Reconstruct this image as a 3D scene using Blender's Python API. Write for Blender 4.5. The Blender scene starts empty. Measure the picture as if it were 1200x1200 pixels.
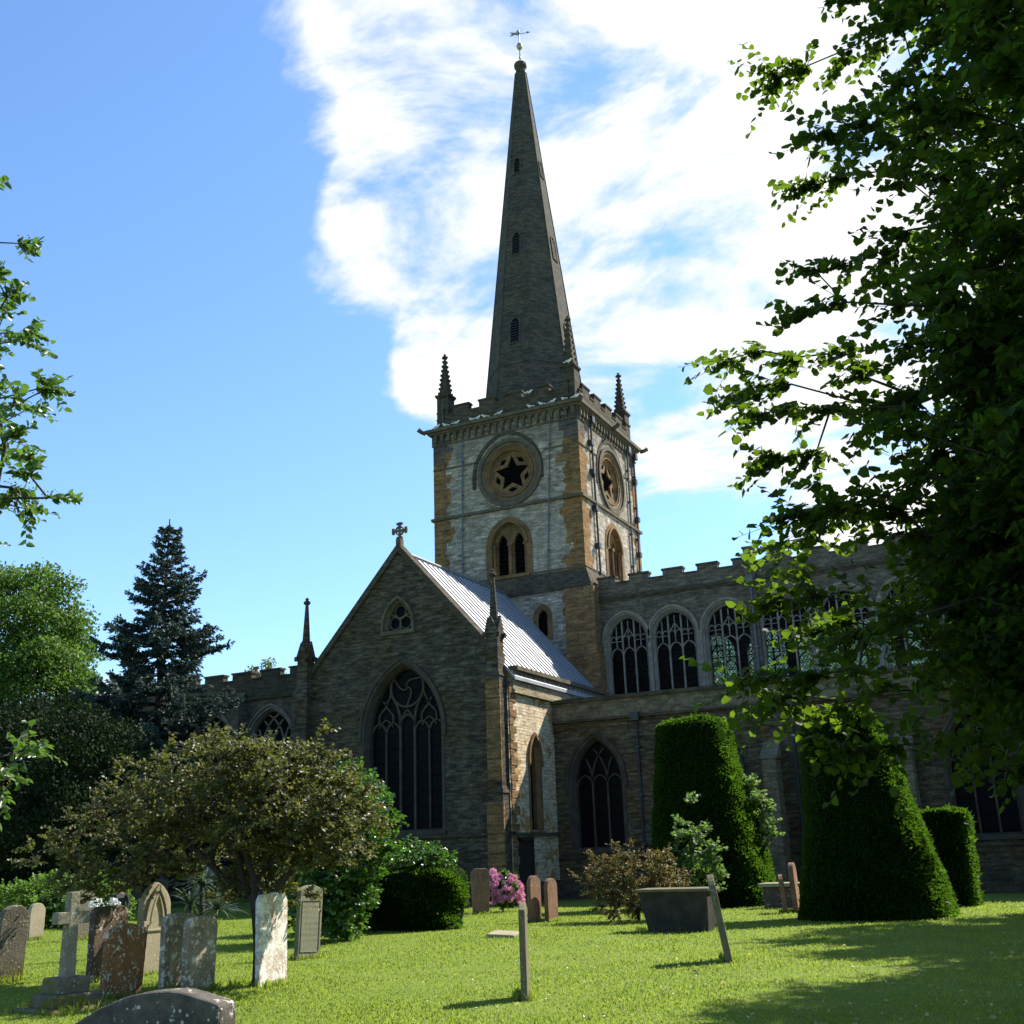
import bpy, math, random
import numpy as np
from math import sin, cos, pi, radians, sqrt, atan2
from mathutils import Vector, Matrix
from mathutils.geometry import tessellate_polygon
random.seed(7)
R = np.random.RandomState(11)
sc = bpy.context.scene
COL = sc.collection

# ------------------------------------------------------------------ camera
PITCH, ROLL, YAW = math.atan(400/1300), -0.035, radians(26)
fw = Vector((-sin(YAW)*cos(PITCH), cos(YAW)*cos(PITCH), sin(PITCH)))
ri = Vector((cos(YAW), sin(YAW), 0)); up = ri.cross(fw)
r_ = -ROLL
up2 = up*cos(r_) + ri*sin(r_); ri2 = ri*cos(r_) - up*sin(r_)
cam = bpy.data.cameras.new("camera"); camo = bpy.data.objects.new("camera", cam); COL.objects.link(camo)
cam.sensor_width = 36; cam.sensor_fit = 'HORIZONTAL'; cam.lens = 36*1300/1200
cam.clip_start = 0.05; cam.clip_end = 5000
M_ = Matrix((ri2, up2, -fw)).transposed().to_4x4(); M_.translation = (0, 0, 1.6)
camo.matrix_world = M_
sc.camera = camo

# ------------------------------------------------------------------ light
SUN = Vector((0.52, 0.87, 1.0)).normalized()
SUN_EL = math.asin(SUN.z); SUN_AZ = atan2(SUN.x, SUN.y)
sc.view_settings.view_transform = 'Standard'; sc.view_settings.look = 'None'
sc.view_settings.exposure = 1.12; sc.view_settings.gamma = 1
w = bpy.data.worlds.new("World"); sc.world = w; w.use_nodes = True

class NT:
    """tiny node helper"""
    def __init__(s, tree): s.t = tree; s.t.nodes.clear()
    def n(s, typ, ins=None, out=0, **props):
        nd = s.t.nodes.new(typ)
        for k, v in props.items(): setattr(nd, k, v)
        for k, v in (ins or {}).items():
            sock = nd.inputs[k]
            if isinstance(v, bpy.types.NodeSocket): s.t.links.new(v, sock)
            else: sock.default_value = v
        return nd if out is None else nd.outputs[out]
    def math(s, op, a, b=0.0, c=None, clamp=False):
        i = {0: a, 1: b}
        if c is not None: i[2] = c
        return s.n('ShaderNodeMath', i, operation=op, use_clamp=clamp)
    def vmath(s, op, a, b=(0, 0, 0), out=0):
        return s.n('ShaderNodeVectorMath', {0: a, 1: b}, out=out, operation=op)
    def mix(s, f, a, b, mode='MIX'):
        return s.n('ShaderNodeMix', {0: f, 6: a, 7: b}, out=2, data_type='RGBA', blend_type=mode, clamp_factor=True)
    def ramp(s, f, a, b):
        return s.n('ShaderNodeMapRange', {0: f, 1: a, 2: b, 3: 0.0, 4: 1.0}, interpolation_type='SMOOTHSTEP')
    def noise(s, v, scale, detail=3.0, rough=0.5, out=0, dist=0.0):
        return s.n('ShaderNodeTexNoise', {'Vector': v, 'Scale': scale, 'Detail': detail, 'Roughness': rough, 'Distortion': dist}, out=out)
    def link(s, a, b): s.t.links.new(a, b)

def C4(c): return (c[0], c[1], c[2], 1.0)

g = NT(w.node_tree)
sky = g.n('ShaderNodeTexSky', {}, sky_type='NISHITA', sun_disc=False, sun_elevation=SUN_EL, sun_rotation=SUN_AZ, air_density=1.1, dust_density=0.4, ozone_density=2.5, altitude=50)
dirv = g.n('ShaderNodeTexCoord', {}, out=0)
dn = g.vmath('NORMALIZE', dirv)
sep = g.n('ShaderNodeSeparateXYZ', {0: dn}, out=None)
zc = g.math('ADD', g.math('MAXIMUM', sep.outputs[2], 0.0), 0.22)
px = g.math('DIVIDE', sep.outputs[0], zc); py = g.math('DIVIDE', sep.outputs[1], zc)
pv = g.n('ShaderNodeMapping', {'Vector': g.n('ShaderNodeCombineXYZ', {0: px, 1: py, 2: 0.0}), 'Rotation': (0, 0, -0.5), 'Scale': (0.85, 1.25, 1.0)})
def blob(cx, cy, cz, r, amp):
    dd = g.vmath('DISTANCE', dn, (cx, cy, cz), out=1)
    f = g.math('SUBTRACT', 1.0, g.math('DIVIDE', dd, r), clamp=True)
    return g.math('MULTIPLY', f, amp)
blobs = [(-.335, .715, .61, .15, 1.0), (-.445, .705, .55, .085, 1.0), (-.449, .735, .509, .10, 0.8), (-.363, .765, .532, .13, 0.5), (-.20, .70, .69, .30, 1.2), (-.12, .80, .58, .30, 1.0),
         (-.22, .86, .46, .20, .9), (-.42, .80, .42, .085, .8), (-.46, .78, .41, .05, .9), (-.28, .868, .408, .13, .8), (-.10, .955, .262, .10, .9), (-.715, .69, .113, .05, 1.1), (.05, .75, .66, .6, .9),
         (-.44, .62, .65, .09, .42), (-.40, .64, .65, .08, .30), (-.25, .78, .575, .075, -1.0), (-.31, .772, .555, .06, -.8), (-.335, .84, .43, .05, -.6), (-.20, .83, .52, .06, -.5), (-.37, .80, .47, .05, -.5)]
acc = None
for b in blobs:
    o = blob(*b); acc = o if acc is None else g.math('ADD', acc, o)
acc = g.math('MINIMUM', acc, 0.50)
n1 = g.noise(pv, 3.4, 8.0, 0.60, dist=0.35)
n2 = g.noise(pv, 9.0, 5.0, 0.6)
dens = g.math('ADD', g.math('ADD', acc, g.math('MULTIPLY', g.math('SUBTRACT', n1, 0.5), 2.1)), g.math('MULTIPLY', g.math('SUBTRACT', n2, 0.5), 0.35))
cm = g.math('MULTIPLY', g.ramp(dens, 0.20, 0.56), g.ramp(acc, 0.0, 0.12))
skys = g.mix(1.0, sky, C4((.86, 1.05, 1.24)), 'MULTIPLY')
cloudc = g.mix(g.ramp(dens, 0.3, 0.8), C4((4.3, 4.6, 4.9)), C4((5.7, 5.65, 5.6)))
final = g.mix(cm, skys, cloudc)
bg = g.n('ShaderNodeBackground', {0: final, 1: 0.10})
wo = g.n('ShaderNodeOutputWorld', {0: bg}, out=None)

sl = bpy.data.lights.new("sun", 'SUN'); sl.energy = 5.0; sl.angle = radians(0.53); sl.color = (1.0, 0.94, 0.84)
so = bpy.data.objects.new("sun", sl); COL.objects.link(so); so.location = (20, 40, 60)
so.rotation_euler = (-SUN).to_track_quat('-Z', 'Y').to_euler()

# ------------------------------------------------------------------ mesh helpers
def gz(x, y):
    t = min(1, max(0, (y-16)/26)); t = t*t*(3-2*t)
    return -0.25*t

class MB:
    def __init__(s): s.v = []; s.f = []; s.m = []
    def add(s, vs, fs, m=0):
        o = len(s.v); s.v += [tuple(p) for p in vs]
        for f in fs: s.f.append([i+o for i in f]); s.m.append(m)
    def box(s, x0, x1, y0, y1, z0, z1, m=0):
        s.add([(x0,y0,z0),(x1,y0,z0),(x1,y1,z0),(x0,y1,z0),(x0,y0,z1),(x1,y0,z1),(x1,y1,z1),(x0,y1,z1)],
              [(3,2,1,0),(4,5,6,7),(0,1,5,4),(1,2,6,5),(2,3,7,6),(3,0,4,7)], m)
    def fbox(s, fr, u0, u1, z0, z1, d0, d1, m=0):
        P = [fr(u0,z0,d0),fr(u1,z0,d0),fr(u1,z0,d1),fr(u0,z0,d1),fr(u0,z1,d0),fr(u1,z1,d0),fr(u1,z1,d1),fr(u0,z1,d1)]
        s.add(P, [(0,1,2,3),(7,6,5,4),(4,5,1,0),(5,6,2,1),(6,7,3,2),(7,4,0,3)], m)
    def prism(s, fr, poly, d0, d1, m=0):
        n = len(poly)
        P = [fr(u,z,d0) for u,z in poly] + [fr(u,z,d1) for u,z in poly]
        s.add(P, [list(range(n-1,-1,-1)), list(range(n,2*n))] + [(i,(i+1)%n,(i+1)%n+n,i+n) for i in range(n)], m)
    def panel(s, fr, outer, holes, d=0.0, reveal=0.0, m=0, mr=None):
        loops = [[Vector((u,z,0)) for u,z in outer]] + [[Vector((u,z,0)) for u,z in h] for h in holes]
        tri = tessellate_polygon(loops)
        flat = [p for l in loops for p in l]
        s.add([fr(p.x,p.y,d) for p in flat], tri, m)
        for h in holes:
            if reveal:
                n = len(h)
                s.add([fr(u,z,d) for u,z in h]+[fr(u,z,d-reveal) for u,z in h], [(i,(i+1)%n,(i+1)%n+n,i+n) for i in range(n)], m if mr is None else mr)
    def ribbon(s, fr, pts, wd, d0, d1, m=0, closed=False):
        n = len(pts)
        if n < 2: return
        L, Rr = [], []
        for i in range(n):
            if closed: a = pts[(i-1)%n]; b = pts[(i+1)%n]
            else: a = pts[max(0,i-1)]; b = pts[min(n-1,i+1)]
            tx, tz = b[0]-a[0], b[1]-a[1]; l = math.hypot(tx,tz) or 1
            nx, nz = -tz/l*wd/2, tx/l*wd/2
            L.append((pts[i][0]+nx, pts[i][1]+nz)); Rr.append((pts[i][0]-nx, pts[i][1]-nz))
        P = []
        for i in range(n):
            P += [fr(*L[i],d0), fr(*L[i],d1), fr(*Rr[i],d1), fr(*Rr[i],d0)]
        F = []
        k = n if closed else n-1
        for i in range(k):
            a = 4*i; b = 4*((i+1)%n)
            for j in range(4): F.append((a+j, a+(j+1)%4, b+(j+1)%4, b+j))
        if not closed: F += [(0,1,2,3), (4*n-4,4*n-3,4*n-2,4*n-1)]
        s.add(P, F, m)
    def tube(s, pts, rad, seg=8, m=0, cap=True):
        pts = [Vector(p) for p in pts]; n = len(pts)
        if not hasattr(rad, '__len__'): rad = [rad]*n
        P = []
        for i in range(n):
            t = (pts[min(n-1,i+1)]-pts[max(0,i-1)]).normalized()
            a = t.cross(Vector((0,0,1)) if abs(t.z) < .9 else Vector((1,0,0))).normalized(); b = t.cross(a)
            for j in range(seg):
                an = 2*pi*j/seg; P.append(pts[i]+(a*cos(an)+b*sin(an))*rad[i])
        F = [(i*seg+j, i*seg+(j+1)%seg, (i+1)*seg+(j+1)%seg, (i+1)*seg+j) for i in range(n-1) for j in range(seg)]
        if cap: F += [list(range(seg)), list(range((n-1)*seg, n*seg))]
        s.add(P, F, m)
    def lathe(s, cx, cy, prof, seg=12, m=0, rot=0.0):
        P = [(cx+r*cos(rot+2*pi*j/seg), cy+r*sin(rot+2*pi*j/seg), z) for r, z in prof for j in range(seg)]
        n = len(prof)
        F = [(i*seg+j, i*seg+(j+1)%seg, (i+1)*seg+(j+1)%seg, (i+1)*seg+j) for i in range(n-1) for j in range(seg)]
        F += [list(range(seg-1,-1,-1)), list(range((n-1)*seg, n*seg))]
        s.add(P, F, m)
    def build(s, name, mats, parent=None, org=(0,0,0), smooth=False, recalc=True, bevel=0):
        me = bpy.data.meshes.new(name)
        me.from_pydata([(x-org[0],y-org[1],z-org[2]) for x,y,z in s.v], [], s.f)
        if not isinstance(mats, (list,tuple)): mats = [mats]
        for m in mats: me.materials.append(m)
        if len(mats) > 1: me.polygons.foreach_set('material_index', s.m)
        if recalc:
            import bmesh
            bm = bmesh.new(); bm.from_mesh(me); bmesh.ops.recalc_face_normals(bm, faces=bm.faces); bm.to_mesh(me); bm.free()
        if smooth: me.polygons.foreach_set('use_smooth', [True]*len(me.polygons))
        me.update()
        o = bpy.data.objects.new(name, me); COL.objects.link(o)
        if parent is not None: o.parent = parent
        if bevel:
            b = o.modifiers.new('edge', 'BEVEL'); b.width = bevel; b.segments = 2; b.limit_method = 'ANGLE'; b.angle_limit = radians(40)
        return o

def npmesh(name, V, F, mat, parent=None, smooth=False):
    """V (n,3), F (m,k) numpy"""
    me = bpy.data.meshes.new(name)
    V = np.ascontiguousarray(V, dtype=np.float32); F = np.ascontiguousarray(F, dtype=np.int32)
    m, k = F.shape
    me.vertices.add(len(V)); me.vertices.foreach_set('co', V.ravel())
    me.loops.add(m*k); me.loops.foreach_set('vertex_index', F.ravel())
    me.polygons.add(m); me.polygons.foreach_set('loop_start', np.arange(0, m*k, k, dtype=np.int32))
    if smooth: me.polygons.foreach_set('use_smooth', np.ones(m, dtype=bool))
    me.materials.append(mat)
    me.update(calc_edges=True); me.validate()
    o = bpy.data.objects.new(name, me); COL.objects.link(o)
    if parent is not None: o.parent = parent
    return o

def empty(name, loc=(0,0,0), rz=0):
    o = bpy.data.objects.new(name, None); COL.objects.link(o); o.location = loc; o.rotation_euler = (0,0,rz); o.empty_display_size = .3
    return o
def tag(o, label=None, cat=None, group=None, kind=None):
    if label: o['label'] = label
    if cat: o['category'] = cat
    if group: o['group'] = group
    if kind: o['kind'] = kind
    return o
def copy_tree(o, parent=None):
    c = o.copy(); COL.objects.link(c); c.parent = parent
    for ch in list(o.children): copy_tree(ch, c)
    return c
def FR(ox, oy, ux, uy):
    nx, ny = uy, -ux
    return lambda u, z, d=0.0: (ox+ux*u+nx*d, oy+uy*u+ny*d, z)
def FY(y): return FR(0, y, 1, 0)          # wall facing -Y ; u = world X
def FX(x): return FR(x, 0, 0, 1)          # wall facing +X ; u = world Y

# ------------------------------------------------------------------ materials
def new_mat(name):
    m = bpy.data.materials.new(name); m.use_nodes = True
    return m, NT(m.node_tree)
def finish(g, col, rough=0.9, bump=None, bstr=0.3, bdist=0.02, metal=0.0, spec=0.3):
    ins = {'Base Color': col, 'Roughness': rough, 'Metallic': metal, 'Specular IOR Level': spec}
    if bump is not None:
        ins['Normal'] = g.n('ShaderNodeBump', {'Height': bump, 'Strength': bstr, 'Distance': bdist})
    p = g.n('ShaderNodeBsdfPrincipled', ins)
    g.n('ShaderNodeOutputMaterial', {0: p}, out=None)

def masonry(name, c1, c2, c3, mortar, bw=0.42, bh=0.17, warp=0.05, stain=(0.05,0.045,0.035), stain_amt=0.5, msize=0.012, quoin=None, blotch=None, bstr=0.6, slo=.62, shi=1.4):
    m, g = new_mat(name)
    co = g.n('ShaderNodeTexCoord', {}, out=3)
    nrm = g.n('ShaderNodeNewGeometry', {}, out=3)
    sp = g.n('ShaderNodeSeparateXYZ', {0: co}, out=None); sn = g.n('ShaderNodeSeparateXYZ', {0: nrm}, out=None)
    isx = g.math('GREATER_THAN', g.math('ABSOLUTE', sn.outputs[0]), 0.75)
    u = g.n('ShaderNodeMix', {0: isx, 2: sp.outputs[0], 3: sp.outputs[1]}, out=0)
    nz = g.noise(co, 1.3, 3.0, 0.6); nz2 = g.noise(co, 5.0, 2.0)
    uu = g.math('ADD', u, g.math('MULTIPLY', nz2, warp*2))
    zz = g.math('ADD', sp.outputs[2], g.math('ADD', g.math('MULTIPLY', nz2, warp), g.math('MULTIPLY', nz, warp)))
    bv = g.n('ShaderNodeCombineXYZ', {0: uu, 1: zz, 2: 0.0})
    br = g.n('ShaderNodeTexBrick', {'Vector': bv, 'Color1': C4((0,0,0)), 'Color2': C4((1,1,1)), 'Mortar': C4((.5,.5,.5)), 'Scale': 1.0, 'Mortar Size': msize, 'Mortar Smooth': 0.3, 'Bias': 0.0, 'Brick Width': bw, 'Row Height': bh}, out=None)
    br.offset = 0.37; br.squash = 0.7; br.squash_frequency = 3
    br2 = g.n('ShaderNodeTexBrick', {'Vector': bv, 'Color1': C4((0,0,0)), 'Color2': C4((1,1,1)), 'Mortar': C4((.5,.5,.5)), 'Scale': 1.0, 'Mortar Size': msize, 'Mortar Smooth': 0.3, 'Bias': 0.0, 'Brick Width': bw*2.6, 'Row Height': bh*3}, out=None)
    col = g.mix(br.outputs[0], C4(c1), C4(c2))
    big = g.noise(co, 0.45, 5.0, 0.65)
    col = g.mix(g.math('MULTIPLY', g.ramp(big, 0.42, 0.62), 0.85), col, C4(c3))
    col = g.mix(g.math('MULTIPLY', br2.outputs[0], 0.25), col, C4(c2))
    mort = br.outputs[1]
    if blotch:
        bm = g.ramp(g.noise(co, blotch[1], 4.0, 0.6), blotch[2], blotch[2]+0.08)
        col = g.mix(bm, col, g.mix(br.outputs[0], C4(blotch[0]), C4([k*0.65 for k in blotch[0]])))
    if quoin:   # (uc for x-facing..., half width, colour, centre x, centre y)
        hw, qc, cx, cy, dark, ztop = quoin
        ctr = g.n('ShaderNodeMix', {0: isx, 2: cx, 3: cy}, out=0)
        du = g.math('ABSOLUTE', g.math('SUBTRACT', u, ctr))
        row = g.math('FLOOR', g.math('DIVIDE', sp.outputs[2], 0.42))
        rn = g.n('ShaderNodeTexWhiteNoise', {'W': row}, out=0, noise_dimensions='1D')
        edge = g.math('SUBTRACT', hw - 0.75, g.math('MULTIPLY', rn, 0.55))
        edge = g.math('ADD', edge, g.math('MULTIPLY', g.math('SUBTRACT', nz, 0.5), 1.3))
        q = g.math('GREATER_THAN', du, edge)
        mort = g.n('ShaderNodeMix', {0: q, 2: br.outputs[1], 3: br2.outputs[1]}, out=0)
        qcol = g.mix(br2.outputs[0], C4(qc), C4([k*0.72 for k in qc]))
        qcol = g.mix(g.math('MULTIPLY', nz2, 0.5), qcol, C4([k*0.55 for k in qc]))
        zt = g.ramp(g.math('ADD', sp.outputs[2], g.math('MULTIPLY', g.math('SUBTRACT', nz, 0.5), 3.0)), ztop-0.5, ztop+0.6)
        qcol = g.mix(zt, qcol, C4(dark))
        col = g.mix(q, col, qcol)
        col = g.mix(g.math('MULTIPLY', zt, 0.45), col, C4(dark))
    st = g.n('ShaderNodeMapping', {'Vector': co, 'Scale': (1.6, 1.6, 0.35)})
    sm = g.math('MULTIPLY', g.ramp(g.noise(st, 1.0, 5.0, 0.7), 0.48, 0.75), stain_amt)
    col = g.mix(sm, col, C4(stain))
    fine = g.noise(co, 14.0, 4.0, 0.7)
    strk = g.noise(g.n('ShaderNodeMapping', {'Vector': co, 'Scale': (2.2, 2.2, 9.0)}), 1.0, 4.0, 0.75)
    col = g.mix(1.0, col, g.mix(g.ramp(strk, 0.36, 0.66), C4((slo,slo,slo)), C4((shi,shi,shi))), 'MULTIPLY')
    col = g.mix(0.55, col, g.mix(1.0, col, g.mix(g.ramp(fine, 0.25, 0.75), C4((.45,.45,.45)), C4((1.35,1.35,1.35))), 'MULTIPLY'))
    col = g.mix(g.math('MULTIPLY', mort, 0.7), col, C4(mortar))
    h = g.math('ADD', g.math('MULTIPLY', g.math('SUBTRACT', 1.0, mort), 0.6), g.math('ADD', g.math('MULTIPLY', fine, 0.6), g.math('MULTIPLY', br.outputs[0], 0.35)))
    finish(g, col, 0.95, h, bstr, 0.03, spec=0.12)
    return m

def plainstone(name, c1, c2, scale=3.0, lichen=None, lsc=9.0, lth=0.62, rough=0.95, moss=None, bstr=0.5, inscr=False, vstreak=False):
    m, g = new_mat(name)
    co = g.n('ShaderNodeTexCoord', {}, out=3)
    v = co
    if vstreak: v = g.n('ShaderNodeMapping', {'Vector': co, 'Scale': (1.5, 1.5, 0.5)})
    a = g.noise(v, scale, 6.0, 0.7); b = g.noise(co, 30.0, 3.0, 0.7)
    col = g.mix(g.ramp(a, 0.35, 0.65), C4(c1), C4(c2))
    col = g.mix(g.math('MULTIPLY', g.ramp(b, 0.3, 0.8), 0.4), col, C4([k*0.5 for k in c1]))
    if lichen:
        l = g.ramp(g.noise(co, lsc, 5.0, 0.75), lth, lth+0.06)
        vo = g.n('ShaderNodeTexVoronoi', {'Vector': co, 'Scale': lsc*2.2}, out=0)
        l2 = g.math('MULTIPLY', g.math('LESS_THAN', vo, 0.22), g.math('GREATER_THAN', g.noise(co, 4.0), 0.5))
        col = g.mix(g.math('MAXIMUM', l, g.math('MULTIPLY', l2, 0.8)), col, C4(lichen))
    if moss:
        sp = g.n('ShaderNodeSeparateXYZ', {0: co}, out=None)
        mm = g.ramp(g.math('SUBTRACT', g.noise(co, 6.0, 4.0, 0.7), g.math('MULTIPLY', sp.outputs[2], moss[1])), moss[2], moss[2]+0.1)
        col = g.mix(mm, col, C4(moss[0]))
    h = g.math('ADD', a, g.math('MULTIPLY', b, 0.5))
    if inscr:
        sp = g.n('ShaderNodeSeparateXYZ', {0: co}, out=None)
        ln = g.math('LESS_THAN', g.math('FRACT', g.math('MULTIPLY', sp.outputs[2], 11.0)), 0.42)
        lt = g.math('GREATER_THAN', g.noise(g.n('ShaderNodeMapping', {'Vector': co, 'Scale': (1.0, 45.0, 8.0)}), 1.0, 2.0), 0.5)
        rng = g.math('MULTIPLY', g.math('GREATER_THAN', sp.outputs[2], 0.22), g.math('LESS_THAN', sp.outputs[2], 0.95))
        inn = g.math('LESS_THAN', g.math('ABSOLUTE', sp.outputs[1]), 0.24)
        k = g.math('MULTIPLY', g.math('MULTIPLY', ln, lt), g.math('MULTIPLY', rng, inn))
        col = g.mix(g.math('MULTIPLY', k, 0.45), col, C4([q*0.45 for q in c1]))
        h = g.math('SUBTRACT', h, g.math('MULTIPLY', k, 0.6))
    finish(g, col, rough, h, bstr, 0.02, spec=0.15)
    return m

def flat(name, c, rough=0.6, metal=0.0, spec=0.4, var=0.25, sc_=4.0):
    m, g = new_mat(name)
    co = g.n('ShaderNodeTexCoord', {}, out=3)
    a = g.noise(co, sc_, 5.0, 0.65)
    col = g.mix(g.math('MULTIPLY', g.ramp(a, 0.3, 0.7), 1.0), C4(c), C4([k*(1-var) for k in c]))
    finish(g, col, rough, a, 0.15, 0.01, metal, spec)
    return m

def leafmat(name, cols, trans, tw=0.45, rough=0.45, spec=0.35, hue=0.0):
    """cols: three colours chosen per leaf; trans: light passing through the blade"""
    m, g = new_mat(name)
    rnd = g.n('ShaderNodeNewGeometry', {}, out=8)
    co = g.n('ShaderNodeTexCoord', {}, out=3)
    a = g.mix(g.ramp(rnd, 0.1, 0.6), C4(cols[0]), C4(cols[1]))
    a = g.mix(g.ramp(rnd, 0.6, 1.0), a, C4(cols[2]))
    cl = g.noise(co, 0.9, 2.0)
    a = g.mix(1.0, a, g.mix(g.ramp(cl, 0.3, 0.7), C4((.72,.75,.7)), C4((1.25,1.2,1.1))), 'MULTIPLY')
    p = g.n('ShaderNodeBsdfPrincipled', {'Base Color': a, 'Roughness': rough, 'Specular IOR Level': spec})
    t = g.n('ShaderNodeBsdfTranslucent', {0: g.mix(0.35, C4(trans), a)})
    mx = g.n('ShaderNodeMixShader', {0: tw, 1: p, 2: t})
    g.n('ShaderNodeOutputMaterial', {0: mx}, out=None)
    return m

# tower: grey-white lias rubble with ochre corner stones, blackened towards the parapet
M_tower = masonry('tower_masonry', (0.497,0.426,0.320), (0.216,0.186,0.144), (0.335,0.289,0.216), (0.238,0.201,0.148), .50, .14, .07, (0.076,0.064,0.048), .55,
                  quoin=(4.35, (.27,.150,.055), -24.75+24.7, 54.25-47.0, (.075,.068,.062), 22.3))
M_ochre = masonry('ochre_ashlar', (.27,.15,.06), (.16,.095,.04), (.20,.125,.06), (.10,.065,.035), .7, .34, .02, (.06,.05,.04), .45)
M_darkst = masonry('dark_ashlar', (0.092,0.075,0.052), (0.059,0.049,0.035), (0.081,0.065,0.042), (0.065,0.054,0.040), .75, .33, .01, (0.043,0.037,0.026), .45)
M_spire = masonry('spire_ashlar', (0.089,0.082,0.067), (0.054,0.050,0.043), (0.079,0.071,0.049), (0.040,0.037,0.031), .8, .30, .008, (0.050,0.049,0.042), .45, bstr=.35)
M_trans = masonry('transept_masonry', (0.107,0.089,0.063), (0.051,0.044,0.033), (0.074,0.054,0.028), (0.046,0.040,0.030), .48, .15, .04, (0.042,0.036,0.028), .6, blotch=((0.079,0.049,0.021), .8, .60), slo=.5, shi=1.65)  # grey-brown wall stone, colour darkened to deepen the shade on the front
M_side = masonry('side_masonry', (0.734,0.608,0.424), (0.454,0.363,0.240), (0.594,0.461,0.280), (0.302,0.245,0.160), .34, .13, .09, (0.108,0.083,0.048), .35, blotch=((0.486,0.265,0.080), 1.1, .52), bstr=.9)  # cream and ochre rubble, colour raised to make the sunlit wall brighter
M_pale = masonry('pale_ashlar', (0.356,0.294,0.188), (0.238,0.196,0.120), (0.292,0.235,0.144), (0.184,0.147,0.096), .9, .30, .01, (0.097,0.078,0.048), .55, bstr=.3)
M_clere = masonry('clerestory_masonry', (0.157,0.132,0.094), (0.097,0.081,0.059), (0.124,0.101,0.068), (0.065,0.054,0.040), .65, .26, .012, (0.065,0.054,0.040), .6, bstr=.35)  # grey stone, colour lowered so the shaded clerestory reads darker
M_aisle = masonry('aisle_masonry', (0.124,0.096,0.062), (0.070,0.054,0.036), (0.103,0.069,0.032), (0.054,0.043,0.028), .42, .16, .035, (0.049,0.039,0.028), .55, blotch=((0.119,0.064,0.022), .9, .57), slo=.5, shi=1.6)  # far darker than the side rubble, wall shade worked into the colour
M_tracd = plainstone('dark_tracery_stone', (.085,.073,.056), (.048,.042,.034), 2.5)  # darker copy of the tracery stone, for aisle and transept windows
M_pale2 = masonry('shade_dark_pale_ashlar', (0.205,0.167,0.108), (0.130,0.106,0.068), (0.167,0.135,0.084), (0.086,0.069,0.044), .9, .30, .01, (0.054,0.044,0.028), .6, bstr=.3)  # darker copy of the pale ashlar, shade on the aisle put into its colour
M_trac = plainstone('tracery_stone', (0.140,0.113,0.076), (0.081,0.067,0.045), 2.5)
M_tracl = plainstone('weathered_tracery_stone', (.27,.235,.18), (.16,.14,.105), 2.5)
M_och2 = plainstone('ochre_dressed_stone', (.22,.13,.055), (.11,.07,.04), 2.0)
M_lead = flat('lead_sheet', (.47,.475,.48), .42, .35, .5, .25, 1.2)
M_leadseam = flat('lead_seam', (.15,.155,.165), .6, .2)
M_iron = flat('painted_iron', (.025,.027,.03), .5)
M_pipe = flat('lead_strip', (.11,.12,.13), .5, .3)
M_gold = flat('tarnished_gold', (.35,.30,.16), .4, .6)
M_bark = plainstone('bark', (.060,.048,.036), (.028,.023,.018), 5.0, vstreak=True, bstr=1.0)
M_barkg = plainstone('grey_bark', (.085,.075,.06), (.04,.035,.03), 5.0, vstreak=True, bstr=1.0)
M_void = flat('unlit_louvre', (.006,.006,.007), .9, spec=.05)
M_door = flat('dark_door_wood', (.02,.016,.013), .7)

# glass, opaque dark with lead lattice (the church is unlit inside)
def glassmat(name, clear):
    m, g = new_mat(name); gs = .35 if clear else .035
    co = g.n('ShaderNodeTexCoord', {}, out=3)
    sp = g.n('ShaderNodeSeparateXYZ', {0: co}, out=None)
    u = g.math('ADD', sp.outputs[0], sp.outputs[1])
    a = g.math('MULTIPLY', g.math('ADD', u, g.math('MULTIPLY', sp.outputs[2], .75)), 6.5)
    b = g.math('MULTIPLY', g.math('SUBTRACT', u, g.math('MULTIPLY', sp.outputs[2], .75)), 6.5)
    la = g.math('LESS_THAN', g.math('ABSOLUTE', g.math('SUBTRACT', g.math('FRACT', a), .5)), .075)
    lb = g.math('LESS_THAN', g.math('ABSOLUTE', g.math('SUBTRACT', g.math('FRACT', b), .5)), .075)
    bar = g.math('LESS_THAN', g.math('FRACT', g.math('MULTIPLY', sp.outputs[2], 1.7)), .06)
    lead = g.math('MAXIMUM', g.math('MAXIMUM', la, lb), bar)
    cell = g.n('ShaderNodeTexWhiteNoise', {'Vector': g.n('ShaderNodeCombineXYZ', {0: g.math('FLOOR', g.math('ADD', a, .5)), 1: g.math('FLOOR', g.math('ADD', b, .5)), 2: 0.0})}, out=0)
    nb = g.n('ShaderNodeBump', {'Height': cell, 'Strength': .25, 'Distance': .03})
    gl = g.n('ShaderNodeBsdfPrincipled', {'Base Color': C4((.006,.006,.008)), 'Roughness': .3, 'Specular IOR Level': gs, 'Normal': nb})
    if clear:
        tc = g.mix(cell, C4((.24,.30,.20)), C4((.60,.62,.48)))
        tr = g.n('ShaderNodeBsdfTransparent', {0: tc})
        gl = g.n('ShaderNodeMixShader', {0: .86, 1: gl, 2: tr})
    ld = g.n('ShaderNodeBsdfPrincipled', {'Base Color': C4((.004,.004,.004)), 'Roughness': .9, 'Specular IOR Level': 0.0})
    mx = g.n('ShaderNodeMixShader', {0: lead, 1: gl, 2: ld})
    g.n('ShaderNodeOutputMaterial', {0: mx}, out=None)
    return m
M_glass = glassmat('leaded_glass', False)
M_glassc = glassmat('clear_leaded_glass', True)
# ------------------------------------------------------------------ church
ORG = (-24.7, 47.0, 0.0)
church = empty('church', ORG)
tag(church, 'medieval stone parish church with tall octagonal spire and battlements above the graveyard', 'church')
def cb(mb, name, mats, parent, **k): return mb.build(name, mats, parent, org=ORG, **k)

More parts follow.
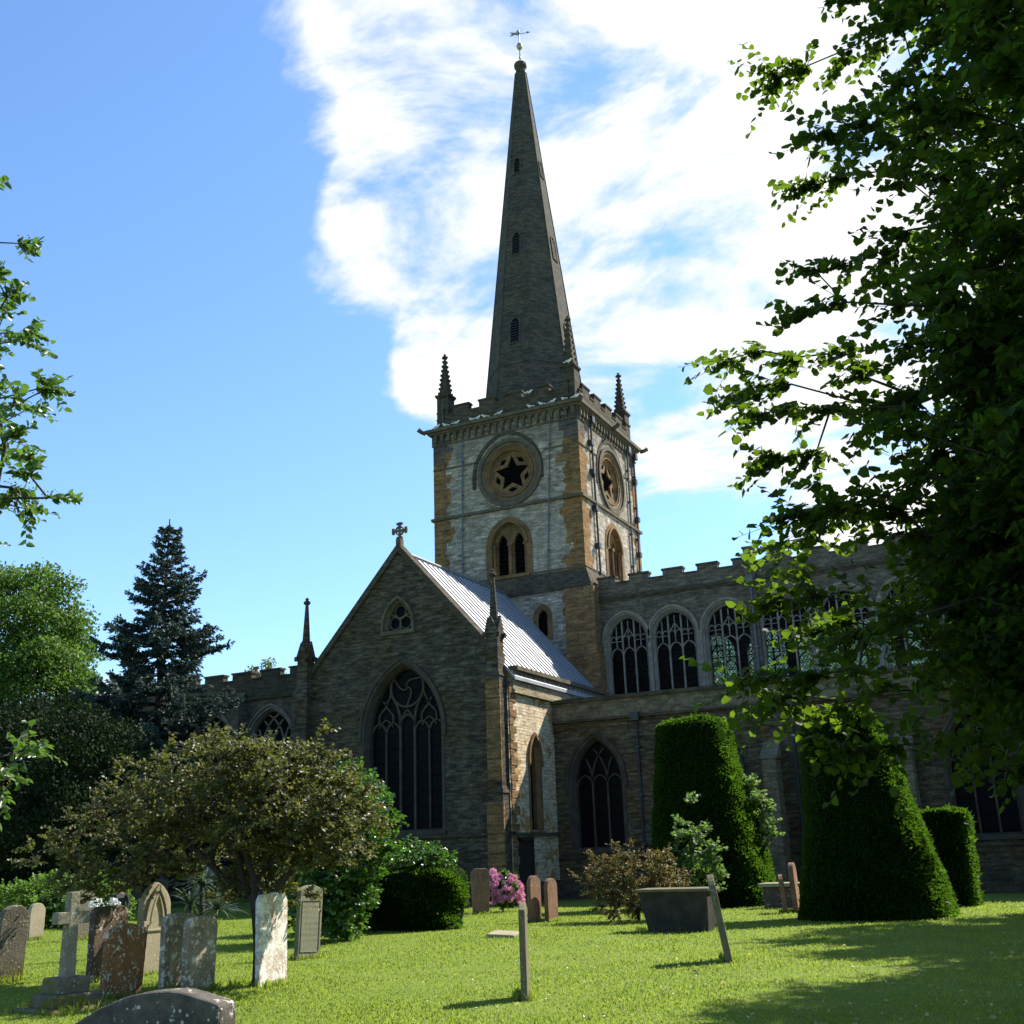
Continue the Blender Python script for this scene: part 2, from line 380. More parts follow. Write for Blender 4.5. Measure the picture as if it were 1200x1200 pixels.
def arch(cx, hw, z0, zs, za, n=9):
    """pointed arch outline, counter clockwise from bottom left"""
    h = za-zs
    pts = [(cx-hw, z0), (cx+hw, z0)]
    if h >= hw*0.98:
        Rr = (h*h+hw*hw)/(2*hw); c = cx+hw-Rr; a1 = math.acos(max(-1, min(1, (cx-c)/Rr)))
        right = [(c+Rr*cos(a1*i/n), zs+Rr*sin(a1*i/n)) for i in range(n+1)]
    else:   # depressed (four centred look)
        right = []
        for i in range(n+1):
            t = i/n; x = hw*cos(t*pi/2); y = h*(0.80*sin(t*pi/2)+0.20*(t**1.5)); right.append((cx+x, zs+y))
    left = [(2*cx-x, z) for x, z in reversed(right[:-1])]
    return pts + right + left
def archtop(cx, hw, zs, za, n=9):
    a = arch(cx, hw, zs, zs, za, n)[2:]
    return a
def inside(poly, p):
    c = False; n = len(poly)
    for i in range(n):
        x1, z1 = poly[i]; x2, z2 = poly[(i+1) % n]
        if (z1 > p[1]) != (z2 > p[1]) and p[0] < (x2-x1)*(p[1]-z1)/(z2-z1)+x1: c = not c
    return c
def clipline(mb, fr, pts, wd, d0, d1, poly, m=0, avoid=None):
    run = []
    for p in pts:
        ok = inside(poly, p) and not (avoid and math.hypot(p[0]-avoid[0], p[1]-avoid[1]) < avoid[2])
        if ok: run.append(p)
        else:
            if len(run) > 1: mb.ribbon(fr, run, wd, d0, d1, m)
            run = []
    if len(run) > 1: mb.ribbon(fr, run, wd, d0, d1, m)
def arc(cx, cz, r, a0, a1, n=14):
    return [(cx+r*cos(a0+(a1-a0)*i/n), cz+r*sin(a0+(a1-a0)*i/n)) for i in range(n+1)]
def lighthead(mb, fr, x0, x1, zs, rise, wd, d0, d1, poly, m=0):
    c = (x0+x1)/2; top = archtop(c, (x1-x0)/2, zs, zs+rise, 5)
    clipline(mb, fr, top, wd, d0, d1, poly, m)

def window(parent, fr, cx, hw, z0, zs, za, lights=3, depth=.28, style='inter', hood=.30, glass=None, trac=None, name='window', sill=True, mw=.10, jamb=None):
    """one traceried window: hood mould, chamfered jambs, mullions, tracery and leaded glass in one mesh; returns hole outline"""
    mb = MB(); hole = arch(cx, hw+.10, z0, zs, za+.12)
    inner = arch(cx, hw, z0+.04, zs, za)
    T, G = 0, 1
    # splayed frame between wall hole and inner light
    n = len(hole)
    P = [fr(u, z, 0.012) for u, z in hole] + [fr(u, z, -depth*.55) for u, z in inner] + [fr(u, z, -depth-.1) for u, z in inner]
    mb.add(P, [(i, (i+1) % n, (i+1) % n+n, i+n) for i in range(n)] + [(i+n, (i+1) % n+n, (i+1) % n+2*n, i+2*n) for i in range(n)], T)
    # hood mould
    if hood:
        ht = archtop(cx, hw+.10+hood*.55, zs, za+.12+hood*.6, 9)
        ht = [(ht[0][0], ht[0][1]-.25)] + ht + [(ht[-1][0], ht[-1][1]-.25)]
        mb.ribbon(fr, ht, .11, 0.0, .11, T)
        rt = arch(cx, hw+.19, z0, zs, za+.21)[1:] + [arch(cx, hw+.19, z0, zs, za+.21)[0]]
        mb.ribbon(fr, rt, .13, 0.0, .035, T)
    d0, d1 = -depth-.10, -depth+.06
    sp = 2*hw/lights; poly = inner
    xs = [cx-hw+sp*i for i in range(1, lights)]
    zl = zs - .05
    if style == 'inter':
        h = za-zs; Rr = (h*h+hw*hw)/(2*hw)
        for x in xs:
            mb.ribbon(fr, [(x, z0+.04), (x, zl)], mw, d0, d1, T)
            clipline(mb, fr, [(x+Rr-Rr*cos(t*.09), zs+Rr*sin(t*.09)) for t in range(0, 20)], mw*.8, d0, d1, poly, T)
            clipline(mb, fr, [(x-Rr+Rr*cos(t*.09), zs+Rr*sin(t*.09)) for t in range(0, 20)], mw*.8, d0, d1, poly, T)
        for i in range(lights): lighthead(mb, fr, cx-hw+sp*i, cx-hw+sp*(i+1), zl-.1, sp*.62, mw*.7, d0, d1-.02, poly, T)
    elif style == 'perp':
        zh = zs-.62
        for i, x in enumerate(xs):
            clipline(mb, fr, [(x, z0+.05+(za-z0)*k/24) for k in range(25)], mw, d0, d1, poly, T)
        for i in range(lights):
            a = cx-hw+sp*i; c = a+sp/2
            lighthead(mb, fr, a, a+sp, zh-.15, .42, mw*.75, d0, d1-.02, poly, T)
            clipline(mb, fr, [(c, zh+.25+(za-zh)*k/14) for k in range(15)], mw*.6, d0, d1-.02, poly, T)
            for s_ in (0, 1):
                lighthead(mb, fr, a+sp/2*s_, a+sp/2*(s_+1), zh+.62, .24, mw*.55, d0, d1-.03, poly, T)
            clipline(mb, fr, [(a+sp*k/6, zs-.02) for k in range(7)], mw*.45, d0, d1-.03, poly, T) if i != 1 else None
        # central Y of the tracery
        clipline(mb, fr, [(cx-sp/2, zs+.15), (cx-.12, zs+.38), (cx, zs+.62), (cx+.12, zs+.38), (cx+sp/2, zs+.15)], mw*.6, d0, d1-.02, poly, T)
    elif style == 'big':
        zc, rc = 8.40, .80
        for i, x in enumerate(xs):
            mb.ribbon(fr, [(x, z0+.04), (x, zs+(.35 if i in (1, 2) else .05))], mw*(1.15 if i in (1, 2) else .8), d0, d1, T)
        for i in range(5): lighthead(mb, fr, cx-hw+sp*i, cx-hw+sp*(i+1), zs+(.32 if i == 2 else .02), .46, mw*.9, d0, d1-.02, poly, T)
        mb.ribbon(fr, arc(cx, zc, rc, 0, 2*pi, 28)[:-1], mw*1.1, d0, d1+.02, T, closed=True)
        for k in range(3):      # swirling mouchettes inside the circle
            a = k*2*pi/3+.5
            pts = []
            for i in range(11):
                t = i/10; rr = rc*(1-t)*.98; an = a+1.9*t-.5*sin(t*pi)
                pts.append((cx+rr*cos(an), zc+rr*sin(an)))
            mb.ribbon(fr, pts, mw*.7, d0, d1, T)
        for sg in (-1, 1):
            # main mullions branch and embrace the circle
            x = cx+sg*sp*.5
            clipline(mb, fr, [(x, zs+.3), (x+sg*.02, zs+.75), (x+sg*.12, zs+1.1), (x+sg*.30, zs+1.4)], mw, d0, d1, poly, T)
            clipline(mb, fr, [(x, zs+.4), (x-sg*.12, zs+.72), (cx, zs+.98), (cx, zc-rc)], mw*.7, d0, d1, poly, T, avoid=(cx, zc, rc))
            x1 = cx+sg*sp*1.5
            top = zs+.52
            for dx in (-sp/2, sp/2):
                clipline(mb, fr, [(x1+dx*1., zs+.45), (x1+dx*1.02, zs+.62), (x1+dx*.98, zs+.78), (x1+dx*.62, zs+.95), (x1+dx*.12, zs+1.10), (x1, zs+1.3)], mw*.85, d0, d1, poly, T, avoid=(cx, zc, rc))
            clipline(mb, fr, [(x1, zs+1.25), (x1-sg*.18, zs+1.5), (x1-sg*.25, zs+1.75)], mw*.8, d0, d1, poly, T, avoid=(cx, zc, rc))
            clipline(mb, fr, [(x1, zs+1.25), (x1+sg*.16, zs+1.4), (x1+sg*.3, zs+1.6)], mw*.8, d0, d1, poly, T, avoid=(cx, zc, rc))
            clipline(mb, fr, [(x1-sp/2*1, zs+.3), (x1-sp*.25, zs+.52), (x1, zs+.62), (x1+sp*.25, zs+.52), (x1+sp/2, zs+.3)], mw*.7, d0, d1, poly, T)
            clipline(mb, fr, [(cx+sg*rc*.75, zc+rc*.66), (cx+sg*rc*.9, zc+rc*.9)], mw*.7, d0, d1, poly, T)
    elif style == 'trefoil':
        c = cx; z = z0+(za-z0)*.42
        for k in range(3):
            a = pi/2+k*2*pi/3+pi/3*0
            mb.ribbon(fr, [(c, z-.02), (c+.22*cos(a+pi), z-.02+.22*sin(a+pi)), (c+.5*cos(a+pi), z-.02+.5*sin(a+pi))], mw*.8, d0, d1, T)
        for k in range(3):
            a = pi/2+k*2*pi/3; clipline(mb, fr, arc(c+.30*cos(a), z+.32*sin(a), .27, 0, 2*pi, 20), mw*.6, d0, d1-.02, poly, T)
    elif style == 'plainlights':
        for x in xs: mb.ribbon(fr, [(x, z0+.04), (x, za-.1)], mw, d0, d1, T)
    mb.add([fr(u, z, -depth-.05) for u, z in inner], [list(range(len(inner)))], G)
    if sill: mb.prism(lambda u, z, d: fr(cx-hw-.28 + u*(2*hw+.56), z0-.20+z, d), [(0, 0), (1, 0), (1, .17), (0, .17)], 0.0, .10, T)
    cb(mb, name, [trac or M_trac, glass or M_glass], parent, recalc=False)
    return hole

def battlement(parent, fr, u0, u1, zb, zlow, ztop, first, mw_, pitch, th, mat, cop=.07, name='battlement', capmat=None):
    mb = MB(); mb.fbox(fr, u0, u1, zb, zlow-.08, 0, -th, 0)
    segs = []; x = first
    while x > u0: x -= pitch
    cur = u0
    while x < u1:
        a, b = max(u0, x), min(u1, x+mw_)
        if b > a:
            if a > cur: segs.append((cur, a, 0))
            segs.append((a, b, 1)); cur = b
        x += pitch
    if cur < u1: segs.append((cur, u1, 0))
    for a, b, up_ in segs:
        if b-a < .02: continue
        if up_:
            mb.fbox(fr, a, b, zlow-.08, ztop-.10, 0, -th, 0)
            mb.prism(lambda u, z, d: fr(a-cop+(b-a+2*cop)*u, z, d), [(0, ztop-.10), (1, ztop-.10), (1, ztop), (0, ztop)], cop, -th-cop, 1)
        else:
            mb.fbox(fr, a+.002, b-.002, zlow-.08, zlow, cop*.8, -th-cop*.8, 1)
    cb(mb, name, [mat, capmat or mat], parent, recalc=True)

def pinnacle(parent, cx, cy, half, z0, zc, ztip, mat, steps=(), gable=.75, name='pinnacle', crockets=False):
    mb = MB()
    zz = z0; h = half
    levels = list(steps)+[(zc, 0)]
    for zt, shrink in levels:
        mb.box(cx-h, cx+h, cy-h, cy+h, zz, zt)
        if shrink:
            mb.add([(cx-h-.04, cy-h-.04, zt-.06), (cx+h+.04, cy-h-.04, zt-.06), (cx+h+.04, cy+h+.04, zt-.06), (cx-h-.04, cy+h+.04, zt-.06),
                    (cx-h+shrink, cy-h+shrink, zt+.22), (cx+h-shrink, cy-h+shrink, zt+.22), (cx+h-shrink, cy+h-shrink, zt+.22), (cx-h+shrink, cy+h-shrink, zt+.22)],
                   [(0, 1, 5, 4), (1, 2, 6, 5), (2, 3, 7, 6), (3, 0, 4, 7), (4, 5, 6, 7), (3, 2, 1, 0)])
            h -= shrink; zz = zt
        zz = zt
    if gable:   # four little gables round the shaft head
        for fr in (FR(cx, cy-h, 1, 0), FR(cx+h, cy, 0, 1), FR(cx, cy+h, -1, 0), FR(cx-h, cy, 0, -1)):
            mb.prism(fr, [(-h-.05, zc-.12), (h+.05, zc-.12), (0, zc+gable)], -.06, .05)
            for s_ in (-1, 1): mb.fbox(fr, s_*h-.07, s_*h+.07, zc-.24, zc-.06, -.05, .12)
        r0 = h*.80
    else:
        mb.box(cx-h-.09, cx+h+.09, cy-h-.09, cy+h+.09, zc, zc+.10); mb.box(cx-h-.04, cx+h+.04, cy-h-.04, cy+h+.04, zc-.08, zc)
        r0 = h*.95
    zb = zc+(.10 if gable else .10)
    mb.lathe(cx, cy, [(r0*(1.12 if crockets else 1.0), zb), (.075, ztip-.38), (.07, ztip-.34), (.15, ztip-.28), (.16, ztip-.2), (.06, ztip-.13), (.09, ztip-.06), (.02, ztip)], 4 if crockets else 8, rot=pi/4 if crockets else pi/8)
    if crockets:
        nC = 8
        for i in range(nC):
            t = (i+.5)/nC; z = zb+(ztip-.4-zb)*t; r = (r0*1.12)*(1-t)+.07*t
            for k in range(4):
                a = pi/4+k*pi/2; s = .045
                x, y = cx+(r+.02)*cos(a), cy+(r+.02)*sin(a); mb.box(x-s, x+s, y-s, y+s, z-.05, z+.07)
        mb.box(cx-.17, cx+.17, cy-.05, cy+.05, ztip-.30, ztip-.20); mb.box(cx-.05, cx+.05, cy-.17, cy+.17, ztip-.30, ztip-.20)
    return cb(mb, name, mat, parent)

def pipe(parent, fr, pts, r, mat, name='downpipe', hop=None, boxes=()):
    mb = MB(); mb.tube([fr(u, z, .10) for u, z in pts], r, 8)
    z = pts[0][1]-1.2
    while z > pts[-1][1]+.3:
        t = (pts[0][1]-z)/(pts[0][1]-pts[-1][1]); u = pts[0][0]+(pts[-1][0]-pts[0][0])*t
        mb.fbox(fr, u-r*1.9, u+r*1.9, z, z+.07, 0, .10+r*1.3); z -= 1.9
    if hop: mb.fbox(fr, pts[0][0]-.17, pts[0][0]+.17, pts[0][1]-.1, pts[0][1]+.25, .01, .30)
    for u, z in boxes: mb.fbox(fr, u-.15, u+.13, z-.14, z+.14, .0, .26)
    cb(mb, name, mat, parent)

# ---- tower
TX0, TX1, TY0, TY1 = -29.1, -20.4, 50.0, 58.5
tower = MB()
ff, fs = FY(TY0), FX(TX1)
fb = FR(0, TY1, -1, 0); fl = FR(TX0, 0, 0, -1)
ZB, ZT = 14.95, 24.35
TC, SC = -24.62, 54.2
rw_c = 20.93
def circ(cx, cz, r, n=40): return [(cx+r*cos(2*pi*i/n), cz+r*sin(2*pi*i/n)) for i in range(n)]
towerp = MB()
hb = arch(TC, 1.02, 15.32, 16.95, 18.2)
tower.panel(ff, [(TX0, ZB), (TX1, ZB), (TX1, ZT), (TX0, ZT)], [hb, circ(TC+.2, rw_c, 1.5)], 0, .25)
tower.panel(fs, [(TY0, ZB), (TY1, ZB), (TY1, ZT), (TY0, ZT)], [arch(SC, 1.02, 15.32, 16.95, 18.2), circ(SC, rw_c, 1.5)], 0, .25)
tower.add([(TX1, TY1, ZB), (TX0, TY1, ZB), (TX0, TY1, ZT), (TX1, TY1, ZT)], [(0, 1, 2, 3)])
tower.add([(TX0, TY1, ZB), (TX0, TY0, ZB), (TX0, TY0, ZT), (TX0, TY1, ZT)], [(0, 1, 2, 3)])
tower.add([(TX0, TY0, ZT), (TX1, TY0, ZT), (TX1, TY1, ZT), (TX0, TY1, ZT)], [(0, 1, 2, 3)])
# lower stage, slightly wider, with the sloping set-off between
e = .28
def frustum(mb, a, b, m=0):
    (x0, x1, y0, y1, z0), (X0, X1, Y0, Y1, z1) = a, b
    mb.add([(x0,y0,z0),(x1,y0,z0),(x1,y1,z0),(x0,y1,z0),(X0,Y0,z1),(X1,Y0,z1),(X1,Y1,z1),(X0,Y1,z1)], [(0,1,5,4),(1,2,6,5),(2,3,7,6),(3,0,4,7)], m)
sl_hole = arch(-22.74, .24, 11.9, 12.9, 13.22, 4)
tower.panel(FY(TY0-e+.02), [(TX0-e, 0), (TX1+e, 0), (TX1+e, 14.1), (TX0-e, 14.1)], [sl_hole], 0, .3)
x0, x1, y0, y1 = TX0-e, TX1+e, TY0-e+.02, TY1+e
tower.add([(x1, y0, 0), (x1, y1, 0), (x1, y1, 14.1), (x1, y0, 14.1)], [(0, 1, 2, 3)])
tower.add([(x1, y1, 0), (x0, y1, 0), (x0, y1, 14.1), (x1, y1, 14.1)], [(0, 1, 2, 3)])
tower.add([(x0, y1, 0), (x0, y0, 0), (x0, y0, 14.1), (x0, y1, 14.1)], [(0, 1, 2, 3)])
tw = cb(tower, 'tower', M_tower, church, recalc=False)

mb = MB()
mb.add([fs(0, 0)], [])  # keeps origin free
mb = MB()
mb.box(x0-.10, x1+.10, y0-.10, y1+.10, 14.1, 14.34)
frustum(mb, (x0-.08, x1+.08, y0-.08, y1+.08, 14.34), (TX0-.03, TX1+.03, TY0-.03, TY1+.03, 15.16))
cb(mb, 'set_off_course', M_darkst, tw)
mb = MB()
for fr, a, b, c in ((ff, TX0, TX1, TC+.2), (fs, TY0, TY1, SC+.1)):
    mb.fbox(fr, a, c-2.0, 21.8, 21.87, 0, .05); mb.fbox(fr, c+2.0, b, 21.8, 21.87, 0, .05)
for z, pr, hh in ((18.92, .13, .15), (15.22, .05, .07), (23.24, .06, .08)):
    mb.box(TX0-pr, TX1+pr, TY0-pr, TY1+pr, z, z+hh)
cb(mb, 'string_course', M_trac, tw)
# corner buttress strips of the lower stage in ochre ashlar
mb = MB()
mb.box(-21.42, -19.86, 49.52, 51.0, 10.85, 14.08); mb.box(-21.5, -19.7, 49.40, 51.1, 7.2, 10.6)
frustum(mb, (-21.52, -19.68, 49.38, 51.1, 10.6), (-21.42, -19.86, 49.52, 51.0, 10.85))
cb(mb, 'corner_buttress', M_ochre, tw)
# cornice with corbel table, parapet
mb = MB()
mb.box(TX0-.34, TX1+.34, TY0-.34, TY1+.34, 24.02, 24.20); mb.box(TX0-.22, TX1+.22, TY0-.22, TY1+.22, 23.90, 24.02)
nC = 21
for fr, a, b in ((ff, TX0, TX1), (fs, TY0, TY1), (fb, -TX1, -TX0), (fl, -TY1, -TY0)):
    for i in range(nC):
        c = a+(b-a)*(i+.5)/nC
        mb.fbox(fr, c-.075, c+.075, 23.42, 23.90, 0, .16)
        mb.fbox(fr, c-.055, c+.055, 23.32, 23.44, 0, .09)
        if i < nC-1:
            d = a+(b-a)*(i+1)/nC; q = (b-a)/nC
            mb.prism(fr, [(d-q*.32, 23.90), (d-q*.32, 23.74), (d, 23.88), (d+q*.32, 23.74), (d+q*.32, 23.90)], 0, .15)
cb(mb, 'cornice', M_trac, tw)
for (x, y, dx, dy) in ((TX0-.3, TY0-.3, -.28, -.25), (TX1+.3, TY1+.3, .28, .28), (TX1+.3, TY0-.3, .15, -.15), (TX1+.3, 54.4, .35, 0)):
    mb = MB(); mb.tube([(x, y, 24.02), (x+dx*.6, y+dy*.6, 24.08), (x+dx, y+dy, 24.2), (x+dx*1.25, y+dy*1.25, 24.12)], [.13, .11, .14, .05], 7)
    cb(mb, 'gargoyle', M_trac, tw, smooth=True)
for fr, a, b, f0 in ((ff, TX0+.55, TX1-.45, -28.45+.65), (fs, TY0+.45, TY1-.45, 50.9), (fb, -TX1+.45, -TX0-.45, 21.2), (fl, -TY1+.45, -TY0-.45, -58)):
    battlement(tw, fr, a, b, 24.20, 25.05, 25.48, f0, .98, 1.62, .35, M_darkst, .05)
for (x, y, ok) in ((-28.55, 50.5, 1), (-20.85, 50.45, 1), (-20.9, 58.05, 1), (-28.6, 58.0, 1)):
    pinnacle(tw, x, y, .36, 24.2, 26.25, 29.0 if y > 57 or x < -25 else 29.4, M_darkst, gable=0, crockets=True)

def round_window(parent, fr, cx, name='round_window'):
    mb = MB(); cz = rw_c
    mb.ribbon(fr, circ(cx, cz, 1.80), .20, .0, .13, 1, closed=True)      # outer roll
    mb.ribbon(fr, circ(cx, cz, 1.61), .17, .0, .05, 1, closed=True)
    n = 40; A = circ(cx, cz, 1.53); B = circ(cx, cz, 1.14)
    mb.add([fr(u, z, .03) for u, z in A]+[fr(u, z, -.24) for u, z in B], [(i, (i+1) % n, (i+1) % n+n, i+n) for i in range(n)], 0)
    mb.ribbon(fr, circ(cx, cz, 1.30), .07, -.20, -.04, 0, closed=True)
    # star shaped opening cut in a disc, five small triangles round it
    star = []
    for k in range(5):
        a = pi/2+2*pi*k/5
        star.append((cx+1.03*cos(a), cz+1.03*sin(a)))
        for da, rr in ((.36, .62), (.628, .50), (.90, .62)):
            star.append((cx+rr*cos(a+da), cz+rr*sin(a+da)))
    holes = [star]
    for k in range(5):
        a = pi/2+2*pi*(k+.5)/5
        holes.append([(cx+.74*cos(a), cz+.74*sin(a)), (cx+.92*cos(a-.32), cz+.92*sin(a-.32)), (cx+1.03*cos(a), cz+1.03*sin(a)), (cx+.92*cos(a+.32), cz+.92*sin(a+.32))])
    mb.panel(fr, B, holes, -.24, .14, 0)
    mb.add([fr(u, z, -.42) for u, z in circ(cx, cz, 1.13)], [list(range(40))], 2)
    for k in range(11):
        z = cz-1.05+k*.2; hw = sqrt(max(.01, 1.06**2-(z-cz)**2)); mb.add([fr(cx-hw, z, -.28), fr(cx+hw, z, -.28), fr(cx+hw, z+.12, -.40), fr(cx-hw, z+.12, -.40)], [(0, 1, 2, 3)], 2)
    cb(mb, name, [M_och2, M_trac, M_void], parent, recalc=False)
round_window(tw, ff, TC+.2); round_window(tw, fs, SC+.1)
for fr, c in ((ff, TC+.05), (fs, SC+.1)):
    mb = MB(); pts = archtop(c, 2.0, 20.9, 23.22, 12); pts = [(pts[0][0], 20.3)]+pts+[(pts[-1][0], 20.3)]
    mb.ribbon(fr, pts, .20, 0, .05); cb(mb, 'relieving_arch', M_darkst, tw)

def belfry(parent, fr, c):
    mb = MB()
    out = arch(c, 1.0, 15.32, 16.95, 18.18); n = len(out)
    lights = [arch(c+s_*.47, .30, 15.40, 17.0, 17.62, 6) for s_ in (-1, 1)]
    mb.panel(fr, out, lights, -.22, .25, 0)
    full = arch(c, 1.34, 15.0, 16.95, 18.5); hole = arch(c, 1.0, 15.0, 16.95, 18.18)
    m_ = len(full)
    mb.add([fr(u, z, .035) for u, z in full]+[fr(u, z, .035) for u, z in hole], [(i, (i+1) % m_, (i+1) % m_+m_, i+m_) for i in range(1, m_)], 0)
    mb.ribbon(fr, [(c-1.0, 15.3)]+archtop(c, 1.0, 16.95, 18.2)+[(c+1.0, 15.3)][::-1] if False else archtop(c, 1.05, 16.95, 18.25), .13, 0, .12, 0)
    for s_ in (-1, 1): mb.tube([fr(c+s_*.92, 15.4, -.12), fr(c+s_*.92, 16.9, -.12)], .08, 8); mb.fbox(fr, c+s_*.92-.12, c+s_*.92+.12, 16.88, 17.04, -.24, .0)
    mb.tube([fr(c, 15.4, -.14), fr(c, 16.95, -.14)], .09, 8); mb.fbox(fr, c-.14, c+.14, 16.95, 17.1, -.24, -.04)
    for s_ in (-1, 1):
        mb.add([fr(u, z, -.46) for u, z in lights[(s_+1)//2]], [list(range(len(lights[0])))], 1)
        for k in range(9):
            z = 15.5+k*.24; mb.add([fr(c+s_*.47-.29, z, -.30), fr(c+s_*.47+.29, z, -.30), fr(c+s_*.47+.29, z+.16, -.44), fr(c+s_*.47-.29, z+.16, -.44)], [(0, 1, 2, 3)], 1)
    mb.fbox(fr, c-1.15, c+1.15, 15.16, 15.34, -.25, .12)
    cb(mb, 'belfry_window', [M_och2, M_void], parent, recalc=False)
belfry(tw, ff, TC); belfry(tw, fs, SC)
mb = MB(); f2 = FY(TY0-e+.02)
inn = arch(-22.74, .24, 11.9, 12.9, 13.22, 4)
mb.add([f2(u, z, -.25) for u, z in inn], [list(range(len(inn)))], 1)
mb.panel(f2, arch(-22.74, .52, 11.65, 12.9, 13.55, 4), [inn], .02, .3)
cb(mb, 'slit_window', [M_och2, M_glass], tw, recalc=False)
pipe(tw, ff, [(-27.2, 23.2), (-27.38, 15.2)], .035, M_pipe, 'lead_strip'); pipe(tw, ff, [(-21.95, 23.2), (-22.42, 15.2)], .035, M_pipe, 'lead_strip')
pipe(tw, ff, [(-28.4, 26.0), (-28.42, 24.3)], .015, M_pipe, 'lightning_rod'); pipe(tw, ff, [(-28.4, 23.3), (-28.4, 14.4)], .014, M_pipe, 'lightning_rod')
pipe(tw, fs, [(51.55, 23.5), (51.75, 15.1)], .06, M_iron, 'downpipe', True, ((51.35, 22.2), (51.4, 20.6), (51.45, 18.6), (51.55, 16.6)))
pipe(tw, fs, [(57.0, 23.5), (56.75, 15.1)], .06, M_pipe, 'downpipe', True)
pipe(tw, fs, [(58.05, 23.4), (57.75, 15.1)], .05, M_iron, 'downpipe', True, ((57.9, 21.9), (57.9, 19.6), (57.8, 17.5)))

# ---- spire
SX, SY = -24.75, 54.25
def ap(z): return 2.86-(z-24.2)*.1010
mb = MB()
z_s = [24.2, 28.0, 28.001+.28, 49.45]
K = 1/cos(pi/8)
prof = [(ap(24.2)*K, 24.2), (ap(28.0)*K, 28.0), (ap(28.0)*K+.05, 28.02), (ap(28.3)*K+.03, 28.28), (ap(28.3)*K, 28.3), (ap(49.3)*K, 49.3)]
for i in range(len(prof)-1):
    (r0, z0), (r1, z1) = prof[i], prof[i+1]
    mb.add([(SX+r*cos(pi/8+k*pi/4), SY+r*sin(pi/8+k*pi/4), z) for r, z in ((r0, z0), (r1, z1)) for k in range(8)], [(k, (k+1) % 8, (k+1) % 8+8, k+8) for k in range(8)])
spire = cb(mb, 'spire', M_spire, church, recalc=False)
mb = MB()
for k in range(8):
    a = pi/8+k*pi/4; mb.tube([(SX+ap(24.2)*K*cos(a), SY+ap(24.2)*K*sin(a), 24.2), (SX+ap(49.3)*K*cos(a), SY+ap(49.3)*K*sin(a), 49.3)], [.05, .03], 6)
cb(mb, 'arris_rib', M_spire, spire)
for zc_, hh, hw_ in ((29.4, 1.55, .27), (35.35, 1.5, .24), (41.25, 1.1, .18)):
    for k in range(4):
        a = -pi/2+k*pi/2
        ux, uy = -sin(a)*1, cos(a)*1
        def sfr(u, z, d=0.0, a=a, zc_=zc_):
            rr = ap(z)+d
            return (SX+cos(a)*rr+(-sin(a))*u, SY+sin(a)*rr+cos(a)*u, z)
        mb = MB()
        o_ = arch(0, hw_, zc_, zc_+hh-.35, zc_+hh, 5)
        o2 = arch(0, hw_+.10, zc_-.08, zc_+hh-.35, zc_+hh+.12, 5)
        n = len(o_)
        mb.add([sfr(u, z, .06) for u, z in o2]+[sfr(u, z, .06) for u, z in o_]+[sfr(u, z, .0) for u, z in o2]+[sfr(u, z, .012) for u, z in o_],
               [(i, (i+1) % n, (i+1) % n+n, i+n) for i in range(n)]+[(i, (i+1) % n, (i+1) % n+2*n, i+2*n) for i in range(n)]+[(i+n, (i+1) % n+n, (i+1) % n+3*n, i+3*n) for i in range(n)], 0)
        mb.add([sfr(u, z, .012) for u, z in o_], [list(range(n))], 1)
        for q in range(int(hh/.17)):
            z = zc_+.06+q*.17
            if z > zc_+hh-.25: break
            mb.add([sfr(-hw_, z, .055), sfr(hw_, z, .055), sfr(hw_, z+.10, .015), sfr(-hw_, z+.10, .015)], [(0, 1, 2, 3)], 2)
        cb(mb, 'louvre_window', [M_spire, M_void, M_door], spire, recalc=False)
mb = MB(); mb.lathe(SX, SY, [(.30, 49.3), (.30, 49.55), (.34, 49.62), (.42, 49.75), (.40, 49.95), (.30, 50.05), (.12, 50.15)], 10); cb(mb, 'finial', M_spire, spire)
mb = MB(); mb.tube([(SX, SY, 50.1), (SX, SY, 52.6)], .035, 6); mb.lathe(SX, SY, [(.02, 51.05), (.14, 51.15), (.21, 51.33), (.15, 51.52), (.02, 51.62)], 12); mb.lathe(SX, SY, [(.02, 50.35), (.09, 50.45), (.02, 50.6)], 8)
cb(mb, 'finial_rod', M_gold, spire, smooth=True)
mb = MB(); fv = FR(SX, SY, .94, .34)
mb.prism(fv, [(-.62, 52.20), (-.25, 52.28), (-.02, 52.20), (.06, 52.34), (-.02, 52.62), (-.16, 52.55), (-.12, 52.44), (-.35, 52.45), (-.6, 52.50), (-.45, 52.36)], -.02, .02)
mb.tube([fv(.0, 52.3), fv(.55, 52.36)], .02, 6); mb.prism(fv, [(.5, 52.28), (.72, 52.37), (.5, 52.46)], -.02, .02)
cb(mb, 'weather_vane', M_gold, spire)

# ---- transept
GX0, GX1, GY0, GY1 = -29.72, -19.71, 39.4, 50.0
gf = FY(GY0); GC = -24.72
APZ, EZ = 14.35, 8.75
slope = (APZ-EZ)/(GX1-GC)
transb = MB()
bw_hole = window_hole = None

